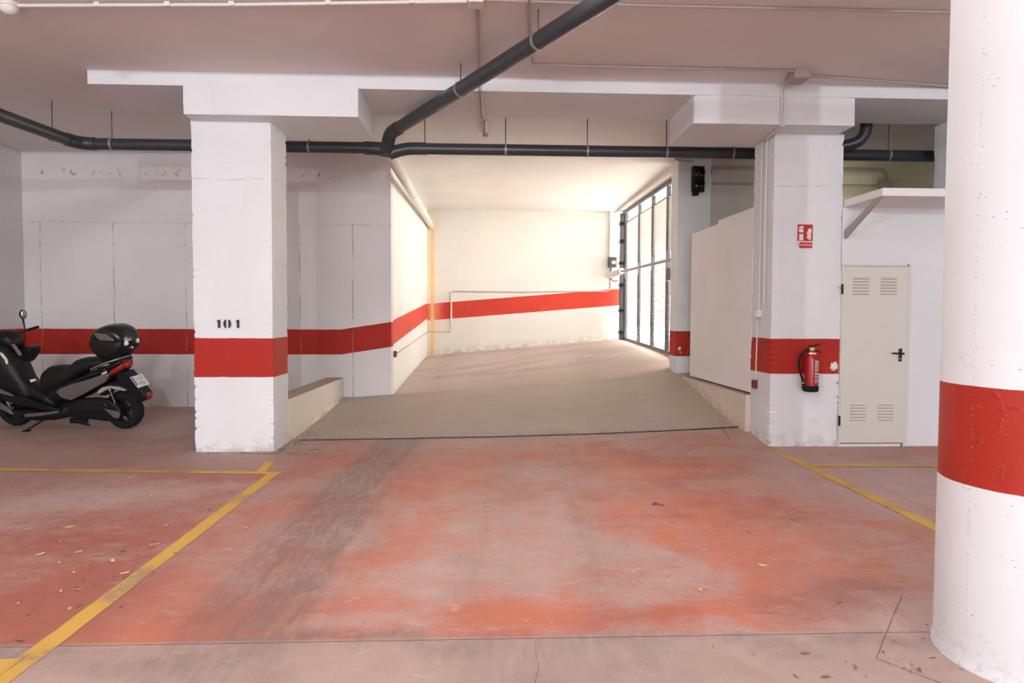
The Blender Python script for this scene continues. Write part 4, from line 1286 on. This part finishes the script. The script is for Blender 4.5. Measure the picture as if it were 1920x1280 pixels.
    for s_, yy, sz in (('1157', .032, .072), ('MJV', -.038, .072)):
        text('plate_lettering', s_, sz, (.014, yy, .0026), (0, 0, 0), M['plate_ink'], npl, .0004, .95)
    # hugger, shock, transmission, exhaust side
    part('hugger', MB().prism(poly([(197, 737), (199, 731), (207, 725), (222, 722), (240, 724), (254, 730), (250, 731), (238, 728), (223, 727), (212, 731), (206, 735)]), 'y', -.115, -.06), 'arch', bevel=.008, smooth='auto')
    shk = part('shock_absorber', MB().tube([(X(224), -.135, Z(724)), (X(238), -.135, Z(768))], .012, 10), 'alu', smooth='auto')
    coil = [(X(225) + (X(236) - X(225)) * k / 60 + .022 * math.cos(k * .9), -.135 + .022 * math.sin(k * .9), Z(728) + (Z(760) - Z(728)) * k / 60) for k in range(61)]
    part('coil_spring', MB().tube(coil, .005, 6), 'black', shk, smooth='auto')
    part('transmission_case', MB().prism(poly([(140, 757), (158, 747), (195, 744), (224, 746), (242, 760), (246, 772), (240, 783), (216, 787), (160, 782), (140, 777)]), 'y', -.165, -.075), 'black', bevel=.02, seg=3, smooth='auto')
    part('transmission_cover', MB().prism(poly([(160, 752), (196, 748), (218, 751), (222, 760), (210, 768), (165, 768)]), 'y', -.178, -.16), 'gloss_black', bevel=.012, smooth='auto')
    part('axle_carrier', MB().prism(poly([(214, 762), (226, 764), (240, 766), (246, 772), (242, 780), (232, 778), (222, 768)]), 'y', -.186, -.165), 'alu', bevel=.006)
    part('engine', MB().loft(S([(110, 782, 758, .10), (130, 786, 752, .13), (160, 786, 750, .13), (195, 780, 752, .10)]), 16, 3), 'black', smooth=True)
    ex = MB().tube([(X(120), .10, Z(778)), (X(160), .16, Z(776)), (X(185), .18, Z(770)), (X(255), .19, Z(752))], [.02, .025, .055, .05], 14)
    part('exhaust', ex, 'black', smooth='auto')
    # floorboard, tunnel, lower fairing
    part('floorboard', MB().loft(S([(28, 783, 770, .16), (45, 790, 767, .19), (75, 791, 768, .20), (110, 789, 766, .19), (138, 783, 757, .16), (148, 776, 756, .12)]), 20, 3.4), 'black', smooth=True)
    part('tunnel', MB().loft(S([(42, 775, 705, .12), (62, 772, 722, .125), (82, 770, 733, .125), (108, 768, 742, .13)]), 20, 3), 'black', smooth=True)
    part('badge', MB().prism(poly([(68, 712), (78, 710), (80, 714), (70, 717)]), 'y', -.145, -.12), 'clear', bevel=.003)
    part('belly_trim', MB().prism(poly([(58, 775), (95, 771), (128, 767), (128, 771), (95, 777), (58, 781)]), 'y', -.212, -.18), 'mauve', bevel=.006)
    part('leg_fairing', MB().prism(poly([(10, 735), (55, 742), (100, 758), (130, 764), (130, 770), (98, 768), (55, 760), (20, 752)]), 'y', -.205, -.14), 'black', bevel=.012, smooth='auto')
    # front body
    fb = part('leg_shield', MB().loft(S([(-66, 735, 700, .05), (-56, 745, 668, .13), (-35, 752, 650, .19), (-10, 754, 643, .215), (10, 756, 641, .215), (24, 759, 648, .19), (36, 762, 676, .165), (46, 766, 704, .15), (62, 770, 724, .12)]), 24, 2.8), 'black', smooth=True)
    for yy in ((-.235, -.195), (.195, .235)):
        part('front_panel', MB().prism(poly([(-30, 722), (0, 722), (20, 729), (40, 738), (41, 741), (18, 736), (-10, 731), (-30, 730)]), 'y', *yy), 'mauve', fb, bevel=.008, smooth='auto')
        part('front_panel', MB().prism(poly([(-20, 745), (10, 752), (30, 765), (38, 776), (30, 774), (8, 763), (-20, 754)]), 'y', *yy), 'mauve', fb, bevel=.008, smooth='auto')
    part('glove_box', MB().prism(poly([(18, 662), (46, 654), (55, 656), (52, 668), (38, 684), (22, 692)]), 'y', .02, .20), 'black', bevel=.015, smooth='auto')
    part('dash', MB().loft(S([(-20, 645, 628, .12), (0, 645, 624, .14), (16, 648, 622, .14), (30, 656, 628, .12), (36, 660, 638, .08)]), 20, 2.6), 'black', smooth=True)
    part('dash_trim', MB().prism(poly([(33, 648), (37, 646), (48, 662), (50, 668), (46, 668)]), 'y', -.10, -.07), 'alu', bevel=.004)
    # handlebar
    hb = part('handlebar', MB().tube([(X(30), -.34, Z(626)), (X(26), -.2, Z(628)), (X(22), 0, Z(634)), (X(26), .2, Z(628)), (X(30), .34, Z(624))], .013, 12), 'black', smooth='auto')
    for sgn in (-1, 1):
        part('grip', MB().tube([(X(27), sgn * .23, Z(627)), (X(31), sgn * .36, Z(624))], .019, 14), 'rubber', hb, smooth='auto')
        part('brake_lever', MB().tube([(X(22), sgn * .18, Z(628)), (X(20), sgn * .27, Z(629)), (X(24), sgn * .36, Z(632))], .007, 8), 'alu', hb, smooth='auto')
        st = part('mirror', MB().tube([(X(24), sgn * .20, Z(630)), (X(23), sgn * .205, Z(618)), (X(20), sgn * .215, Z(604))], [.008, .008, .012], 8), 'black', smooth='auto')
        mh = MB()
        c = Vector((X(22), sgn * .22, Z(597)))
        ringsm = []
        for dx, s_ in ((-.032, .3), (-.026, .75), (-.008, 1.0), (.006, .97)):
            ringsm.append([(c.x + dx, c.y + .052 * s_ * math.cos(a), c.z + .062 * s_ * math.sin(a) ) for a in [2 * math.pi * k / 20 for k in range(20)]])
        mh.rings(ringsm)
        part('mirror_shell', mh, 'black', st, smooth='auto')
        g = MB().lathe([(0, .0075), (.8, .0075), (.86, .006)], 'x', (0, 0, 0), 20)
        g.v = [(c.x + v[0], c.y + .052 * v[1], c.z + .062 * v[2]) for v in g.v]
        part('mirror_glass', g, 'mirror', st, smooth='auto')
    part('switch_cluster', MB().tube([(X(28), -.22, Z(660)), (X(31), -.22, Z(664)), (X(38), -.225, Z(672)), (X(39), -.225, Z(680))], [.012, .018, .016, .014], 10), 'clear', smooth='auto')
    # fork and front mudguard
    for sgn in (-1, 1):
        part('fork_leg', MB().tube([(X(13), sgn * .09, .245), (X(-2), sgn * .09, Z(715))], .02, 12), 'alu', smooth='auto')
    part('front_mudguard', MB().prism(poly([(-28, 752), (-20, 736), (0, 724), (20, 724), (40, 738), (50, 756), (44, 757), (34, 742), (18, 731), (2, 731), (-14, 741), (-22, 754)]), 'y', -.075, .075), 'black', bevel=.01, smooth='auto')
    # stands
    ss = part('side_stand', MB().tube([(X(100), -.17, Z(782)), (X(95), -.27, .13), (X(86), -.40, .066)], .011, 10), 'black', smooth='auto')
    part('stand_foot', MB().box(X(80), X(91), -.43, -.375, .050, .064), 'black', ss)
    part('centre_stand', MB().tube([(X(140), -.12, Z(786)), (X(150), -.125, Z(792)), (X(176), -.13, Z(796))], .012, 10), 'black', smooth='auto')
    part('centre_stand', MB().tube([(X(140), .12, Z(786)), (X(150), .125, Z(792)), (X(176), .13, Z(796))], .012, 10), 'black', smooth='auto')
    part('frame_bracket', MB().box(X(140), X(172), -.15, -.10, Z(793), Z(784)), 'black')
scooter()

# ------------------------------------------------------------------ LEAVES AND LITTER
def leaf_mesh(name, mat, seed):
    rg = random.Random(seed)
    n = 6
    L, W = 1.0, rg.uniform(.3, .45)
    c1, c2 = rg.uniform(.1, .3), rg.uniform(-.15, .25)
    top = []
    for k in range(n + 1):
        u = k / n
        w = W * math.sin(math.pi * min(1, u * .95 + .04)) * (1 - .25 * u)
        x = (u - .5) * L
        z = .05 + c1 * (u - .5) ** 2 * 1.2 
        by = .12 * math.sin(u * 3 + seed)
        top.append(((x, by - w / 2, z + c2 * .5 + .1), (x, by, z), (x, by + w / 2, z + abs(c2) * .6)))
    v = [p for t3 in top for p in t3]
    zmin = min(p[2] for p in v)
    v = [(a, b, c - zmin) for a, b, c in v]
    f = []
    for k in range(n):
        b = 3 * k
        f += [(b, b + 3, b + 4, b + 1), (b + 1, b + 4, b + 5, b + 2)]
    me = bpy.data.meshes.new(name)
    me.from_pydata(v, [], f)
    me.materials.append(mat)
    return me
leaf_ms = [leaf_mesh('dry_leaf', M['leaf'], k) for k in range(4)] + [leaf_mesh('dry_leaf', M['leaf_brown'], k + 9) for k in range(2)]
def leaves(spots, label, group, seed, kinds, smin=.035, smax=.06):
    rg = random.Random(seed)
    for (x, y) in spots:
        o = bpy.data.objects.new('dry_leaf', leaf_ms[rg.choice(kinds)])
        col.objects.link(o)
        s = rg.uniform(smin, smax)
        o.scale = (s, s, s * .7)
        o.location = (x, y, float(floor_h(np.array(x), np.array(y))) + .0015)
        o.rotation_euler = (0, 0, rg.uniform(0, 6.28))
        tag(o, label, 'leaf', group)
LB = [(-3.058, 4.564), (-2.812, 4.602), (-2.694, 4.31), (-2.461, 4.111), (-2.464, 3.928), (-2.289, 3.785), (-2.201, 3.515), (-2.129, 3.54), (-2.0, 3.337), (-2.034, 3.31), (-2.054, 2.99), (-2.645, 5.374), (-2.02, 4.963), (-2.197, 4.121), (-2.065, 4.231), (-2.658, 4.813), (-2.0, 3.76), (-2.173, 4.618), (-3.126, 5.999), (-2.322, 3.39), (-2.317, 4.05), (-2.663, 4.072), (-2.169, 3.952)]
leaves(LB, 'pale dry leaf on the red floor left of the long yellow line', 'dry leaves in the scooter side bay', 3, (0, 1, 2, 3, 0, 1, 4), .035, .06)
LR = [(1.79, 4.363), (2.211, 4.621), (1.732, 3.846), (1.398, 3.164), (1.809, 3.254), (1.627, 3.765), (1.142, 3.419), (1.779, 5.681), (1.893, 6.247), (1.77, 5.501), (2.093, 6.047), (2.293, 4.786), (1.546, 5.104), (-1.602, 4.532), (2.29, 3.50)]
leaves(LR, 'small dry leaf lying on the red paint of the lane', 'dry leaves on the red lane', 5, (0, 1, 4, 5), .03, .055)
LN = [(1.385, 2.756), (1.73, 2.763), (1.262, 2.582), (1.912, 2.707), (1.795, 2.61), (1.377, 2.57)]
leaves(LN, 'brown dry leaf on the bare near slab by the round column', 'dry leaves on the near slab', 6, (0, 4, 5), .025, .045)

def litter(name, spots, n, seed, smin=.008, smax=.028):
    rg = random.Random(seed)
    mb = MB()
    for k in range(n):
        x, y, rx, ry = rg.choice(spots)
        px, py = rg.gauss(x, rx), rg.gauss(y, ry)
        s = rg.uniform(smin, smax)
        a = rg.uniform(0, 6.28)
        z = float(floor_h(np.array(px), np.array(py))) + .002
        i = len(mb.v)
        for q in range(4):
            ang = a + q * math.pi / 2
            r_ = s * (1 if q % 2 else .45)
            mb.v.append((px + r_ * math.cos(ang), py + r_ * math.sin(ang), z + rg.uniform(0, .008)))
        mb.f += [(i, i + 1, i + 2), (i, i + 2, i + 3)]
    o = obj(name, mb, M['litter'])
    o['kind'] = 'stuff'
    return o
tag(litter('leaf_litter', [(-2.3, 7.0, .3, .05), (-2.12, 7.35, .06, .25), (-1.95, 7.1, .15, .12), (-2.1, 7.9, .05, .3), (-1.6, 8.7, .35, .2)], 260, 1), 'crumbled brown leaf litter around the foot of the numbered pillar', 'litter')
tag(litter('leaf_litter', [(2.9, 10.6, .12, .12), (2.5, 9.6, .5, .5), (2.95, 9.2, .12, .4), (3.0, 8.2, .06, .15)], 90, 2, .01, .03), 'brown leaf crumbs on the ramp beside the beige low wall', 'litter')
tag(litter('leaf_litter', [(-2.5, 4.6, .5, .6), (-2.2, 3.6, .2, .4), (-2.9, 5.2, .5, .4)], 110, 3, .006, .016), 'fine leaf crumbs on the scooter side bay', 'litter')
tag(litter('leaf_litter', [(1.8, 4.5, .8, 1.2), (1.4, 6.4, .6, .5), (1.6, 2.7, .4, .2)], 90, 4, .005, .013), 'fine leaf crumbs on the right of the red lane', 'litter')
# a scrap of dark tape on the lane
sc_ = MB()
sc_.v += [(1.29, 5.03, .004), (1.33, 5.05, .014), (1.34, 5.02, .012), (1.30, 5.00, .004), (1.38, 4.99, .006), (1.375, 4.97, .004)]
sc_.f += [(0, 1, 2, 3), (1, 4, 5, 2)]
tag(obj('tape_scrap', sc_, M['box_grey']), 'dark crumpled scrap on the red lane', 'scrap')
